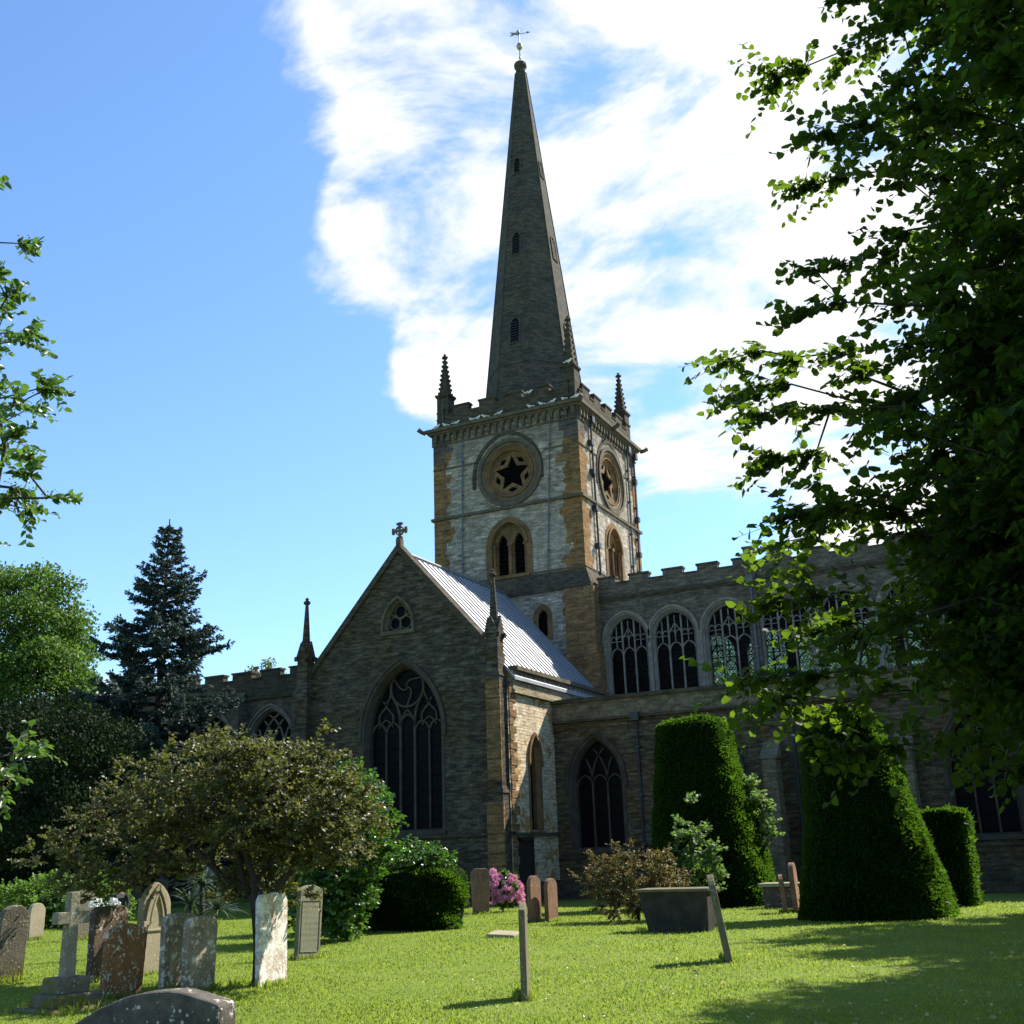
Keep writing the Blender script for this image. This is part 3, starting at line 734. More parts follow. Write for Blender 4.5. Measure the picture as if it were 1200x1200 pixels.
bigpar = MB()
side = FX(GX1)
h1 = arch(-24.58, 1.74+.10, 2.62, 6.5, 9.25+.12); h2 = arch(-24.76, .56+.10, 10.80, 11.0, 11.98+.12, 6)
transb.panel(gf, [(GX0, 0), (GX1, 0), (GX1, EZ-.1), (GC, APZ-.1), (GX0, EZ-.1)], [h1, h2], 0, .0, 0)
h3 = arch(41.68, .36+.10, 2.45, 5.2, 6.0+.12, 6)
transb.panel(side, [(GY0, 0), (GY1, 0), (GY1, EZ-.9), (GY0, EZ-.9)], [h3], 0, 0, 1)
transb.add([(GX0, GY1, 0), (GX0, GY0, 0), (GX0, GY0, EZ), (GX0, GY1, EZ)], [(0, 1, 2, 3)], 0)
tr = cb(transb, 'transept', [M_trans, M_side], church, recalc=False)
window(tr, gf, -24.58, 1.74, 2.62, 6.5, 9.25, 5, .45, 'big', .36, mw=.08, trac=M_tracd)
window(tr, gf, -24.76, .56, 10.80, 11.0, 11.98, 1, .22, 'trefoil', .18, mw=.08)
window(tr, side, 41.68, .36, 2.45, 5.2, 6.0, 1, .25, 'plainlights', .22, trac=M_och2)
# pale parapet course on the lit side, with gutter
mb = MB(); mb.box(GX1-.3, GX1+.10, GY0+.35, GY1-.28, EZ-.9, EZ-.12); mb.box(GX1-.3, GX1+.18, GY0+.35, GY1-.28, EZ-1.02, EZ-.88)
cb(mb, 'parapet_course', M_pale, tr)
mb = MB(); mb.box(GX0-.10, GX0+.3, GY0+.35, GY1-.28, EZ-.9, EZ-.12); cb(mb, 'parapet_course', M_pale, tr)
mb = MB(); mb.box(GX1-.28, GX1+.30, GY0+.4, GY1-.28, EZ-.12, EZ+.02); mb.box(GX1-.2, GX1+.26, GY0+.4, GY1-.28, EZ+.02, EZ+.06)
cb(mb, 'gutter', M_trac, tr)
# string course and sill course
mb = MB(); mb.box(GX0-.02, GX1+.12, GY0-.12, GY0+.05, 2.28, 2.40); mb.box(GX1-.02, GX1+.12, GY0-.1, 43.6, 2.24, 2.36); mb.box(GX0-.05, GX1+.16, GY0-.16, GY0+.05, 0.0-.4, .55); mb.box(GX1-.02, GX1+.16, GY0+.1, 43.6, -.4, .5)
cb(mb, 'string_course', M_darkst, tr)
# lead roof with rolls
mb = MB()
roof_y0 = GY0+.30
for sg, xe in ((1, GX1+.22), (-1, GX0-.22)):
    zE = APZ-.12-slope*abs(xe-GC)
    mb.add([(GC, roof_y0, APZ-.12), (xe, roof_y0, zE), (xe, GY1-.24, zE), (GC, GY1-.24, APZ-.12), (GC, roof_y0, APZ-.26), (xe, roof_y0, zE-.14), (xe, GY1-.24, zE-.14), (GC, GY1-.24, APZ-.26)], [(0, 1, 2, 3), (7, 6, 5, 4), (0, 4, 5, 1), (1, 5, 6, 2), (2, 6, 7, 3)], 0)
roof = cb(mb, 'roof', M_lead, tr)
mb = MB()
for sg, xe in ((1, GX1+.20), (-1, GX0-.20)):
    zE = APZ-.12-slope*abs(xe-GC)
    y = roof_y0+.15
    while y < GY1-.35:
        mb.tube([(GC, y, APZ-.105), (xe, y+random.uniform(-.03, .03), zE+.015)], .036, 6); y += .46+random.uniform(-.03, .03)
mb.tube([(GC, roof_y0, APZ-.08), (GC, GY1-.24, APZ-.08)], .09, 8)
cb(mb, 'lead_roll', M_leadseam, roof)
# gable coping, cross
mb = MB()
for sg in (-1, 1):
    xe = GC+sg*4.75
    P = lambda x, dz: (x, APZ-slope*abs(x-GC)+dz)
    poly = [P(GC, .22), P(xe, .22), P(xe, -.12), P(GC, -.12)]
    poly = [(GC, APZ+.22), (xe, APZ-slope*4.75+.22), (xe, APZ-slope*4.75-.14), (GC, APZ-.14)]
    mb.prism(gf, poly, .12, -.42)
cb(mb, 'gable_coping', M_darkst, tr)
mb = MB(); mb.box(GC-.12, GC+.12, GY0-.05, GY0+.2, APZ+.1, APZ+.45); cy_ = GY0+.08; fc = FY(cy_)
mb.fbox(fc, GC-.045, GC+.045, APZ+.4, APZ+1.12, -.05, .05); mb.fbox(fc, GC-.33, GC+.33, APZ+.78, APZ+.87, -.045, .045)
for a in range(4):
    for dd in (-.28, 0, .28):
        an = pi/2*a; r = .33; q = an+dd; mb.fbox(fc, GC+r*cos(q)-.055, GC+r*cos(q)+.055, APZ+.825+r*sin(q)-.05, APZ+.825+r*sin(q)+.05, -.04, .04)
mb.ribbon(fc, circ(GC, APZ+.825, .19, 16), .06, -.04, .04, 0, closed=True)
cb(mb, 'gable_cross', M_trac, tr)
# pinnacled corner buttresses
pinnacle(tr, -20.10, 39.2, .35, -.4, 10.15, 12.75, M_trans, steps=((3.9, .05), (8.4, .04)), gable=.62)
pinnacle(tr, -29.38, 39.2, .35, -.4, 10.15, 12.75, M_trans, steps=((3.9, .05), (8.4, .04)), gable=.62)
mb = MB()
z = -.35; k = 0
while z < 7.9:      # ochre corner stones alternate long and short
    hgt = .27+.08*((k*7) % 3)/2; ln = .62 if k % 2 else .36
    mb.box(GX1-.25, GX1+.03+.015*(k % 3), GY0+.08, GY0+.08+ln, z+.012, z+hgt-.012); z += hgt; k += 1
cb(mb, 'corner_quoins', M_ochre, tr, bevel=.015)
mb = MB()
z = -.35; k = 0; low_run = True
while z < 8.1:
    if low_run and z >= 3.5:
        low_run = False; cb(mb, 'buttress_quoins', M_ochre, tr, bevel=.015); mb = MB()
    hgt = .34+.1*((k*5) % 3)/2
    mb.box(-20.462, -19.738, 38.842-.008*(k % 3), 38.95, z+.008, z+hgt-.008) if z < 3.5 else (mb.box(-20.412, -19.788, 38.892-.008*(k % 3), 38.98, z+.008, z+hgt-.008) if z > 4.05 else None)
    z += hgt; k += 1
cb(mb, 'buttress_quoins', M_ochre, tr, bevel=.015)
mb = MB(); mb.box(GX1-.1, GX1+.012, 40.0, 41.05, -.3, 2.05); mb.box(GX1-.02, GX1+.10, 39.9, 40.02, -.3, 2.15); mb.box(GX1-.02, GX1+.10, 41.04, 41.16, -.3, 2.15); mb.box(GX1-.02, GX1+.1, 39.9, 41.16, 2.05, 2.2)
cb(mb, 'door', [M_door], tr)

# ---- aisle
AY, AX1 = 43.7, 9.0
af = FY(AY); aisle = MB()
aw = [(-17.86, 1.0), (-12.95, 1.0), (-8.05, 1.0), (-3.1, 1.0), (1.8, 1.0), (6.6, 1.0)]
aisle.panel(af, [(GX1, -.5), (AX1, -.5), (AX1, 6.9), (GX1, 6.9)], [arch(c, hw+.10, 1.70, 4.35, 6.0+.12) for c, hw in aw], 0, 0)
aisle.add([(AX1, AY, -.5), (AX1, 50.3, -.5), (AX1, 50.3, 7.9), (AX1, AY, 7.9)], [(0, 1, 2, 3)])
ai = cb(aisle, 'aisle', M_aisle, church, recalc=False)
for c, hw in aw: window(ai, af, c, hw, 1.70, 4.35, 6.0, 3, .42, 'inter', .36, mw=.08, trac=M_tracd)
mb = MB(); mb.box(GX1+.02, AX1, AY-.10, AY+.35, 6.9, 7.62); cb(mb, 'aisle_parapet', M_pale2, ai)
mb = MB(); mb.box(GX1-.02, AX1, AY-.22, AY+.45, 7.62, 7.78); mb.box(GX1+.02, AX1, AY-.18, AY+.1, 6.80, 6.90); mb.box(GX1+.02, AX1, AY-.10, AY+.05, 1.30, 1.42); mb.box(GX1+.02, AX1, AY-.15, AY+.05, -.5, .45)
cb(mb, 'aisle_coping', M_darkst, ai)
mb = MB(); mb.add([(GX1, AY+.3, 7.60), (AX1, AY+.3, 7.60), (AX1, 50.3, 8.55), (GX1, 50.3, 8.55)], [(0, 1, 2, 3)]); cb(mb, 'aisle_roof', M_lead, ai)
for bx in (-10.45, -5.55, -.6, 4.3):
    mb = MB(); mb.box(bx-.30, bx+.30, AY-1.15, AY+.02, -.5, 2.6); mb.box(bx-.27, bx+.27, AY-.85, AY+.02, 2.6, 4.75)
    mb.add([(bx-.3, AY-1.17, 2.58), (bx+.3, AY-1.17, 2.58), (bx+.27, AY-.84, 3.0), (bx-.27, AY-.84, 3.0), (bx-.3, AY-.8, 2.58), (bx+.3, AY-.8, 2.58)], [(0, 1, 2, 3), (1, 5, 2), (0, 3, 4), (4, 5, 1, 0)])
    mb.prism(FR(bx+.33, AY, 0, 1), [(-.93, 4.72), (0, 4.72), (0, 5.45)], 0, -.66)
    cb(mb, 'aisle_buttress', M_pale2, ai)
pipe(ai, af, [(-15.93, 6.75), (-15.93, .1)], .055, M_iron, 'downpipe', True); pipe(ai, af, [(-9.6, 6.75), (-9.6, .1)], .055, M_iron, 'downpipe', True)

# ---- nave with clerestory, open inside so that the far windows show through the near ones
NX0, NX1, NY0, NY1 = -19.9, 9.0, 50.3, 57.9
nf = FY(NY0); nave = MB()
cw = [(-18.58, .93), (-16.2, .97), (-13.55, 1.0), (-10.9, 1.02), (-8.2, 1.02), (-5.5, 1.02), (-2.8, 1.02), (-.1, 1.02), (2.6, 1.02), (5.3, 1.02)]
holes = [arch(c, hw+.10, 8.62, 11.35, 12.42+.12) for c, hw in cw]
nave.panel(nf, [(NX0, 4), (NX1, 4), (NX1, 13.5), (NX0, 13.5)], holes, 0, 0)
nave.panel(nf, [(NX0, 4), (NX1, 4), (NX1, 13.5), (NX0, 13.5)], [arch(c, hw, 8.66, 11.35, 12.42) for c, hw in cw], -.40, 0)
nb = FR(0, NY1, -1, 0)
holes2 = [arch(-c, hw+.10, 8.62, 11.35, 12.42+.12) for c, hw in cw[1:]]
nave.panel(nb, [(-NX1, 0), (-NX0, 0), (-NX0, 13.5), (-NX1, 13.5)], holes2, 0, .4)
nave.add([(NX1, NY0, 0), (NX1, NY1, 0), (NX1, NY1, 13.5), (NX1, NY0, 13.5)], [(0, 1, 2, 3)])
nave.add([(NX0, NY0, 13.45), (NX1, NY0, 13.45), (NX1, NY1, 13.45), (NX0, NY1, 13.45)], [(0, 1, 2, 3)])
nave.add([(NX0, NY0+.45, 4), (NX0, NY1, 4), (NX0, NY1, 13.5), (NX0, NY0+.45, 13.5)], [(0, 1, 2, 3)])
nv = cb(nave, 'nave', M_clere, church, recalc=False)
for c, hw in cw:
    window(nv, nf, c, hw, 8.62, 11.35, 12.42, 3, .30, 'perp', .30, glass=M_glassc, trac=M_tracl, name='clerestory_window', sill=False, mw=.075)
    if c > -18: window(nv, nb, -c, hw, 8.62, 11.35, 12.42, 3, .25, 'perp', 0, glass=M_glassc, trac=M_tracl, name='clerestory_window', sill=False, mw=.075)
for i in range(len(cw)):       # slender shafts between the windows
    mb = MB()
    x = (cw[i][0]+cw[i-1][0])/2 if i else -19.68
    mb.box(x-.09, x+.09, NY0-.10, NY0+.02, 8.4, 11.25); mb.box(x-.14, x+.14, NY0-.14, NY0+.02, 11.25, 11.37)
    cb(mb, 'wall_shaft', M_tracl, nv)
mb = MB(); mb.box(NX0, NX1, NY0-.13, NY0+.02, 13.42, 13.56); mb.box(NX0, NX1, NY0-.08, NY0+.02, 13.33, 13.42); cb(mb, 'string_course', M_darkst, nv)
battlement(nv, FY(NY0-.02), NX0, NX1, 13.5, 14.25, 14.58, -16.52, 1.0, 1.735, .35, M_clere, .05, capmat=M_darkst)
battlement(nv, FR(0, NY1, -1, 0), -NX1, -NX0, 13.5, 14.25, 14.58, 0, 1.0, 1.735, .35, M_clere, .05)
mb = MB(); mb.add([(NX0, NY0, 13.7), (NX1, NY0, 13.7), (NX1, 54.1, 14.5), (NX0, 54.1, 14.5), (NX1, NY1, 13.7), (NX0, NY1, 13.7)], [(0, 1, 2, 3), (3, 2, 4, 5)]); cb(mb, 'nave_roof', M_lead, nv)
for bx in (-12.22, -4.1, 3.9):
    mb = MB(); mb.box(bx-.22, bx+.22, NY0-.26, NY0+.02, 8.0, 14.9); mb.box(bx-.27, bx+.27, NY0-.30, NY0+.3, 14.9, 15.0); cb(mb, 'pilaster', M_clere, nv)
    pipe(nv, FY(NY0-.26), [(bx+.02, 13.3), (bx+.02, 8.7)], .05, M_pipe, 'downpipe', True)

# ---- chancel on the far side of the transept
CX0, CX1, CY0, CY1 = -51.0, -29.4, 50.3, 57.3
cf = FY(CY0); ch = MB()
cws = [(-31.6, 1.45), (-35.75, 1.5), (-40.05, 1.5), (-44.15, 1.4), (-48.2, 1.4)]
ch.panel(cf, [(CX0, -.3), (CX1, -.3), (CX1, 10.5), (CX0, 10.5)], [arch(c, hw+.10, 3.4, 7.7, 9.72+.1) for c, hw in cws], 0, 0)
ch.add([(CX0, CY1, -.3), (CX0, CY0, -.3), (CX0, CY0, 10.5), (CX0, CY1, 10.5)], [(0, 1, 2, 3)])
ch.add([(CX1, CY1, -.3), (CX0, CY1, -.3), (CX0, CY1, 10.5), (CX1, CY1, 10.5)], [(0, 1, 2, 3)])
ch.add([(CX0, CY0, 10.4), (CX1, CY0, 10.4), (CX1, CY1, 10.4), (CX0, CY1, 10.4)], [(0, 1, 2, 3)])
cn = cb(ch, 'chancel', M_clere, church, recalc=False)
for c, hw in cws: window(cn, cf, c, hw, 3.4, 7.7, 9.72, 4, .35, 'inter', .40, trac=M_tracl, mw=.10)
mb = MB(); mb.box(CX0-.12, CX1, CY0-.16, CY0+.02, 10.42, 10.58); cb(mb, 'string_course', M_darkst, cn)
battlement(cn, FY(CY0-.02), CX0, CX1, 10.5, 11.68, 12.1, -38.78, 1.38, 2.05, .4, M_darkst, .06)
battlement(cn, FR(0, CY1, -1, 0), -CX1, -CX0, 10.5, 11.68, 12.1, 31, 1.38, 2.05, .4, M_darkst, .06)
battlement(cn, FR(CX0, 0, 0, -1), -CY1, -CY0-.5, 10.5, 11.68, 12.1, -57, 1.38, 2.05, .4, M_darkst, .06)
for bx in (-33.6, -37.9, -42.1, -46.2, -50.75):
    mb = MB(); mb.box(bx-.32, bx+.32, CY0-1.1, CY0+.02, -.3, 5.0); mb.box(bx-.28, bx+.28, CY0-.6, CY0+.02, 5.0, 10.2)
    mb.prism(FR(bx+.32, CY0, 0, 1), [(-1.15, 4.95), (0, 4.95), (0, 6.2)], 0, -.64)
    mb.prism(FR(bx+.30, CY0, 0, 1), [(-.64, 10.15), (-.1, 10.15), (-.1, 10.9)], 0, -.60)
    mb.box(bx-.12, bx+.12, CY0-.75, CY0-.3, 10.2, 10.55)
    cb(mb, 'chancel_buttress', M_clere, cn)
pinnacle(cn, -50.8, 50.2, .35, 11.0, 12.4, 13.9, M_trac, gable=.4)
mb = MB(); fc = FY(54.0); mb.fbox(fc, -44.3, -44.15, 10.4, 13.1, -.07, .07); mb.fbox(fc, -44.6, -43.85, 12.5, 12.68, -.06, .06); mb.fbox(fc, -44.42, -44.02, 12.95, 13.12, -.06, .06)
cb(mb, 'roof_cross', M_trac, cn)
mb = MB(); mb.add([(CX0, CY0, 10.6), (CX1, CY0, 10.6), (CX1, 53.8, 11.6), (CX0, 53.8, 11.6), (CX1, CY1, 10.6), (CX0, CY1, 10.6)], [(0, 1, 2, 3), (3, 2, 4, 5)]); cb(mb, 'chancel_roof', M_lead, cn)

# ---- birds on the tower ledge
M_bird = flat('white_plumage', (.88, .88, .86), .7, var=.15); M_birdg = flat('grey_plumage', (.62, .63, .65), .7)
def make_bird(x, y, z, rz, s):
    t = empty('pigeon', (x, y, z), rz)
    mb = MB(); mb.tube([(-.21, 0, .10), (-.12, 0, .12), (-.02, 0, .13), (.07, 0, .15), (.12, 0, .20), (.15, 0, .245), (.18, 0, .25), (.215, 0, .24)], [.015, .04, .07, .07, .045, .038, .032, .006], 8)
    mb.tube([(-.15, 0, .12), (-.30, 0, .08)], [.03, .022], 6)
    mb.tube([(0, .025, .08), (.01, .025, 0)], .008, 4); mb.tube([(0, -.025, .08), (.01, -.025, 0)], .008, 4)
    mb.build('body', M_bird, t, smooth=True)
    mb = MB(); [mb.tube([(.05, q, .155), (-.05, q*1.15, .14), (-.20, q*.7, .10)], [.03, .045, .01], 6) for q in (-.05, .05)]
    mb.build('wing', M_birdg, t, smooth=True)
    t.scale = (s, s, s); return t
bl = ['white pigeon on the far left end of the tower ledge', 'white pigeon second from the left end of the tower ledge', 'white pigeon on the ledge just right of the left tower pinnacle', 'white pigeon on the ledge below the first full merlon',
      'white pigeon on the ledge right of the first full merlon', 'white pigeon on the ledge under the second crenel', 'white pigeon alone on the ledge left of the spire base', 'white pigeon on the ledge below the round window hood, facing left',
      'white pigeon perched up in a crenel in front of the spire', 'white pigeon on the ledge right of the crenel pigeon', 'white pigeon on the ledge two birds left of the near tower corner', 'white pigeon on the ledge next to the near tower corner',
      'white pigeon at the very near corner of the tower ledge', 'white pigeon on the shoulder of the near corner pinnacle']
bp = [(-28.73, 24.2), (-28.19, 24.2), (-27.51, 24.2), (-26.55, 24.2), (-26.18, 24.2), (-25.73, 24.2), (-24.85, 24.2), (-23.0, 24.2), (-23.06, 25.05), (-22.33, 24.2), (-21.68, 24.2), (-21.04, 24.2), (-20.35, 24.2), (-20.74, 26.36)]
for i, ((x, z), l) in enumerate(zip(bp, bl)):
    y = 49.80 if z < 24.3 else (49.97 if z > 26 else 49.85)
    b = make_bird(x, y, z+(.005), [0, pi, .4, 2.8, 0, pi, .2, 3, .3, pi, 0, 2.7, .2, .1][i]+.0, .95)
    tag(b, l, 'pigeon', 'white pigeons perched on the tower')
# ------------------------------------------------------------------ vegetation helpers
def unit(a): return a/np.maximum(1e-9, np.linalg.norm(a, axis=-1, keepdims=True))
def rvec(n): return unit(R.randn(n, 3))
def leaves(P, A, N, S, shape='leaf', wid=1.0, fold=0.12):
    """P base points, A long axes, N blade normals, S sizes -> quads"""
    n = len(P); A = unit(A); X = unit(np.cross(N, A)); N2 = np.cross(A, X)
    S = np.asarray(S).reshape(-1, 1)*np.ones((n, 1))
    if shape == 'leaf': T = np.array([(0, 0, 0), (.46, .22, fold), (.34, .68, fold*.8), (0, 1.0, -.06), (-.34, .68, fold*.8), (-.46, .22, fold)]); Q = np.array([(0, 1, 2, 3), (0, 3, 4, 5)])
    elif shape == 'heart': T = np.array([(0, .08, 0), (.50, .16, fold), (.42, .66, fold*.7), (0, 1.0, -.08), (-.42, .66, fold*.7), (-.50, .16, fold)]); Q = np.array([(0, 1, 2, 3), (0, 3, 4, 5)])
    elif shape == 'diamond': T = np.array([(0, 0, 0), (.38, .5, fold), (0, 1, 0), (-.38, .5, fold)]); Q = np.array([(0, 1, 2, 3)])
    else: T = np.array([(.12, 0, 0), (.5, .5, 0), (0, 1, 0), (-.5, .5, 0)]); Q = np.array([(0, 1, 2, 3)])
    k = len(T)
    V = P[:, None, :] + S[:, None, :]*(T[None, :, 0:1]*wid*X[:, None, :] + T[None, :, 1:2]*A[:, None, :] + T[None, :, 2:3]*N2[:, None, :])
    F = (np.arange(n)*k)[:, None, None] + Q[None]
    return V.reshape(-1, 3), F.reshape(-1, 4)
def tubes_np(P0, P1, r0, r1, seg=5):
    n = len(P0); D = unit(P1-P0); ref = np.where(np.abs(D[:, 2:3]) < .9, np.array([[0, 0, 1.]]), np.array([[1., 0, 0]]))
    a = unit(np.cross(D, ref)); b = np.cross(D, a)
    an = 2*pi*np.arange(seg)/seg; c = np.cos(an)[None, :, None]; s = np.sin(an)[None, :, None]
    ring = a[:, None, :]*c + b[:, None, :]*s
    V = np.concatenate([P0[:, None, :]+ring*r0[:, None, None], P1[:, None, :]+ring*r1[:, None, None]], 1)
    j = np.arange(seg); q = np.stack([j, (j+1) % seg, (j+1) % seg+seg, j+seg], 1)
    F = (np.arange(n)*2*seg)[:, None, None]+q[None]
    return V.reshape(-1, 3), F.reshape(-1, 4)
def skeleton(trunk, targets, step=.35, rt=.006, power=2.3, sag=0.0, wob=.12):
    nodes = [np.array(p, float) for p in trunk]; par = [-1]+list(range(len(trunk)-1))
    dist = [0.0]
    for i in range(1, len(nodes)): dist.append(dist[-1]+np.linalg.norm(nodes[i]-nodes[i-1]))
    t0 = np.array(trunk[-1]); order = np.argsort(np.linalg.norm(targets-t0, axis=1))
    NA = np.zeros((60000, 3)); ND = np.zeros(60000); k = len(nodes)
    NA[:k] = nodes; ND[:k] = dist; ends = []
    for ti in order:
        t = targets[ti]
        d = np.linalg.norm(NA[:k]-t, axis=1)
        cost = d + .30*ND[:k] + np.where(NA[:k, 2] > t[2]+.2, .5*(NA[:k, 2]-t[2]), 0)
        b = int(np.argmin(cost)); L = d[b]; m = max(1, int(L/step)); p0 = NA[b].copy(); last = b
        w = R.randn(3)*wob*L*.5
        for i in range(1, m+1):
            f = i/m; p = p0+(t-p0)*f + w*sin(pi*f) + np.array([0, 0, 1])*(sin(pi*f)*L*(.10-sag)) + R.randn(3)*.02*L*(i < m)
            NA[k] = p; ND[k] = ND[last]+np.linalg.norm(p-NA[last]); par.append(last); last = k; k += 1
            if k >= 59990: break
        ends.append(last)
    NA = NA[:k]; rad = np.zeros(k)
    cnt = np.zeros(k)
    for e in ends: cnt[e] += 1
    for i in range(k-1, 0, -1): cnt[par[i]] += cnt[i]
    rad = rt*np.maximum(cnt, 1)**(1/power)
    return NA, np.array(par), rad, ends
def skel_mesh(NA, par, rad, seg=6, flare=1.0):
    i = np.arange(1, len(NA)); p = par[1:]
    r0 = np.minimum(rad[p], rad[i]*1.5)
    r0[p == 0] *= flare
    return tubes_np(NA[p], NA[i], r0, rad[i], seg)
def cat(parts):
    V, F, o = [], [], 0
    for v, f in parts: V.append(v); F.append(f+o); o += len(v)
    return np.concatenate(V), np.concatenate(F)
def ellpts(c, r, n, inner=0.0):
    v = rvec(n)*(inner+(1-inner)*R.rand(n, 1)**(1/2.2)); return np.array(c)+v*np.array(r)
def sprays(ends, dirs, n_tw, tlen, n_lf, size, shape, droop=.25, flatness=.6, wid=1.0, spread=.9, svar=.3):
    """leafy twigs: each end gets n_tw twigs with leaves set alternately along them"""
    E = np.repeat(ends, n_tw, 0); D = np.repeat(dirs, n_tw, 0)
    D = unit(D*1.0 + R.randn(len(E), 3)*spread*np.array([1, 1, .7]))
    L = tlen*(.5+R.rand(len(E), 1)*.8)
    tv, tf = tubes_np(E, E+D*L+np.array([0, 0, -1])*droop*L*.5, np.full(len(E), .0035+.0), np.full(len(E), .0015), 4)
    t = (np.arange(n_lf)+.6)/n_lf
    P = E[:, None]+D[:, None]*L[:, None]*t[None, :, None]+np.array([0, 0, -1.])*(droop*L[:, None]*.5*t[None, :, None]**2)
    side = unit(np.cross(D, np.array([0, 0, 1.])+R.randn(len(E), 3)*.3))
    sg = np.where(np.arange(n_lf) % 2 == 0, 1., -1.)[None, :, None]
    A = D[:, None]*.55+side[:, None]*sg*.9+np.array([0, 0, -droop])+R.randn(len(E), n_lf, 3)*.28
    N = np.array([0, 0, 1.])*flatness+R.randn(len(E), n_lf, 3)*(.45)+side[:, None]*.1
    P = P.reshape(-1, 3); A = A.reshape(-1, 3); N = N.reshape(-1, 3)
    S = size*(1-svar/2+svar*R.rand(len(P)))
    return leaves(P, A, N, S, shape, wid), (tv, tf)
def plant(name, label, cat_, loc, leafm, lv, barkm=None, bk=None, group=None, crown='crown', trunk='trunk'):
    t = empty(name, loc); tag(t, label, cat_, group)
    o = np.array(loc)
    npmesh(crown, lv[0]-o, lv[1], leafm, t)
    if bk is not None: npmesh(trunk, bk[0]-o, bk[1], barkm, t, smooth=True)
    return t

# ------------------------------------------------------------------ ground
gm, g = new_mat('lawn')
co = g.n('ShaderNodeTexCoord', {}, out=3)
a = g.noise(co, .35, 5.0, .6); b = g.noise(co, 2.2, 4.0, .65); c = g.noise(g.n('ShaderNodeMapping', {'Vector': co, 'Scale': (60, 60, 60)}), 1.0, 3.0, .7)
col = g.mix(g.ramp(a, .35, .65), C4((.12, .18, .024)), C4((.17, .22, .038)))
col = g.mix(g.math('MULTIPLY', g.ramp(b, .42, .62), .7), col, C4((.17, .20, .035)))
d_n = g.noise(co, .9, 5.0, .7)
col = g.mix(g.math('MULTIPLY', g.ramp(d_n, .56, .70), .65), col, C4((.20, .19, .07)))
col = g.mix(g.math('MULTIPLY', g.ramp(c, .35, .7), .5), col, C4((.05, .10, .012)))
finish(g, col, .9, g.math('ADD', c, b), .5, .03, spec=.1)
gx = np.concatenate([[-900, -400, -200, -120], np.arange(-80, 30, 1.0), [40, 80, 150, 300, 900]])
gy = np.concatenate([[-300, -100, -40, -10], np.arange(-4, 62, 1.0), [80, 120, 200, 400, 1500]])
GX, GY = np.meshgrid(gx, gy); GZ = np.vectorize(gz)(GX, GY) + .02*np.sin(GX*.7+GY*.3)*np.cos(GY*.45)*(np.abs(GX+20) < 50)
V = np.stack([GX.ravel(), GY.ravel(), GZ.ravel()], 1); nx = len(gx); ny = len(gy)
ii, jj = np.meshgrid(np.arange(nx-1), np.arange(ny-1)); b0 = (jj*nx+ii).ravel()
gr = npmesh('lawn', V, np.stack([b0, b0+1, b0+1+nx, b0+nx], 1), gm, smooth=True); gr['kind'] = 'structure'
def gzv(x, y):
    t = np.clip((y-16)/26, 0, 1); t = t*t*(3-2*t)
    return -.25*t + .02*np.sin(x*.7+y*.3)*np.cos(y*.45)
# short grass blades, thicker near the camera
n = 330000
yy = 7.5+30*R.rand(n)**1.9; xx = -yy*1.15-.5+R.rand(n)*(yy*1.15+.9)
P = np.stack([xx, yy, gzv(xx, yy)-.004], 1)
A = np.array([0, 0, 1.])+R.randn(n, 3)*np.array([.55, .55, .1]); N = rvec(n)
dens_ = np.sin(xx*1.7+3*np.sin(yy*.6))*np.cos(yy*1.1+2*np.sin(xx*.5))
S = (.022+.022*R.rand(n)+.008*dens_)*(1+np.maximum(0, yy-14)*.03)
gl = leaves(P, A, N, S, 'diamond', .42)
M_grass = leafmat('grass_blade', [(.13, .195, .024), (.19, .25, .038), (.28, .28, .085)], (.35, .47, .045), .55, .5, .25)
go = npmesh('grass', gl[0], gl[1], M_grass); tag(go, 'short bright green grass of the mown lawn', 'grass', kind='stuff')
# fallen leaves and daisies dotted over the lawn
n = 900; yy = 9+26*R.rand(n)**1.2; xx = -yy*.5+R.rand(n)*(yy*.5+.4)
k = R.rand(n) < np.clip((xx+9)/9, .12, 1); xx, yy = xx[k], yy[k]; n = len(xx)
P = np.stack([xx, yy, gzv(xx, yy)+.025], 1)
fl_ = leaves(P, R.randn(n, 3)*np.array([1, 1, .25]), np.array([0, 0, 1.])+R.randn(n, 3)*.5, .035+.03*R.rand(n), 'leaf', .9)
M_fallen = leafmat('fallen_leaf', [(.35, .30, .09), (.42, .36, .16), (.50, .46, .25)], (.5, .45, .2), .4)
fo = npmesh('fallen_leaves', fl_[0], fl_[1], M_fallen); tag(fo, 'pale yellow fallen leaves scattered over the lawn', 'fallen leaves', kind='stuff')
n = 260; yy = 11+22*R.rand(n)**1.3; xx = -yy*.62+R.rand(n)*(yy*.4); P = np.stack([xx, yy, gzv(xx, yy)+.035], 1)
d_ = leaves(P, R.randn(n, 3)*np.array([1, 1, .1]), np.array([0, 0, 1.])+R.randn(n, 3)*.2, .022+0*xx, 'round', 1.0)
M_daisy = flat('daisy_petals', (.75, .75, .70), .7, var=.05)
do = npmesh('daisies', d_[0], d_[1], M_daisy); tag(do, 'tiny white daisies in the grass', 'daisies', kind='stuff')

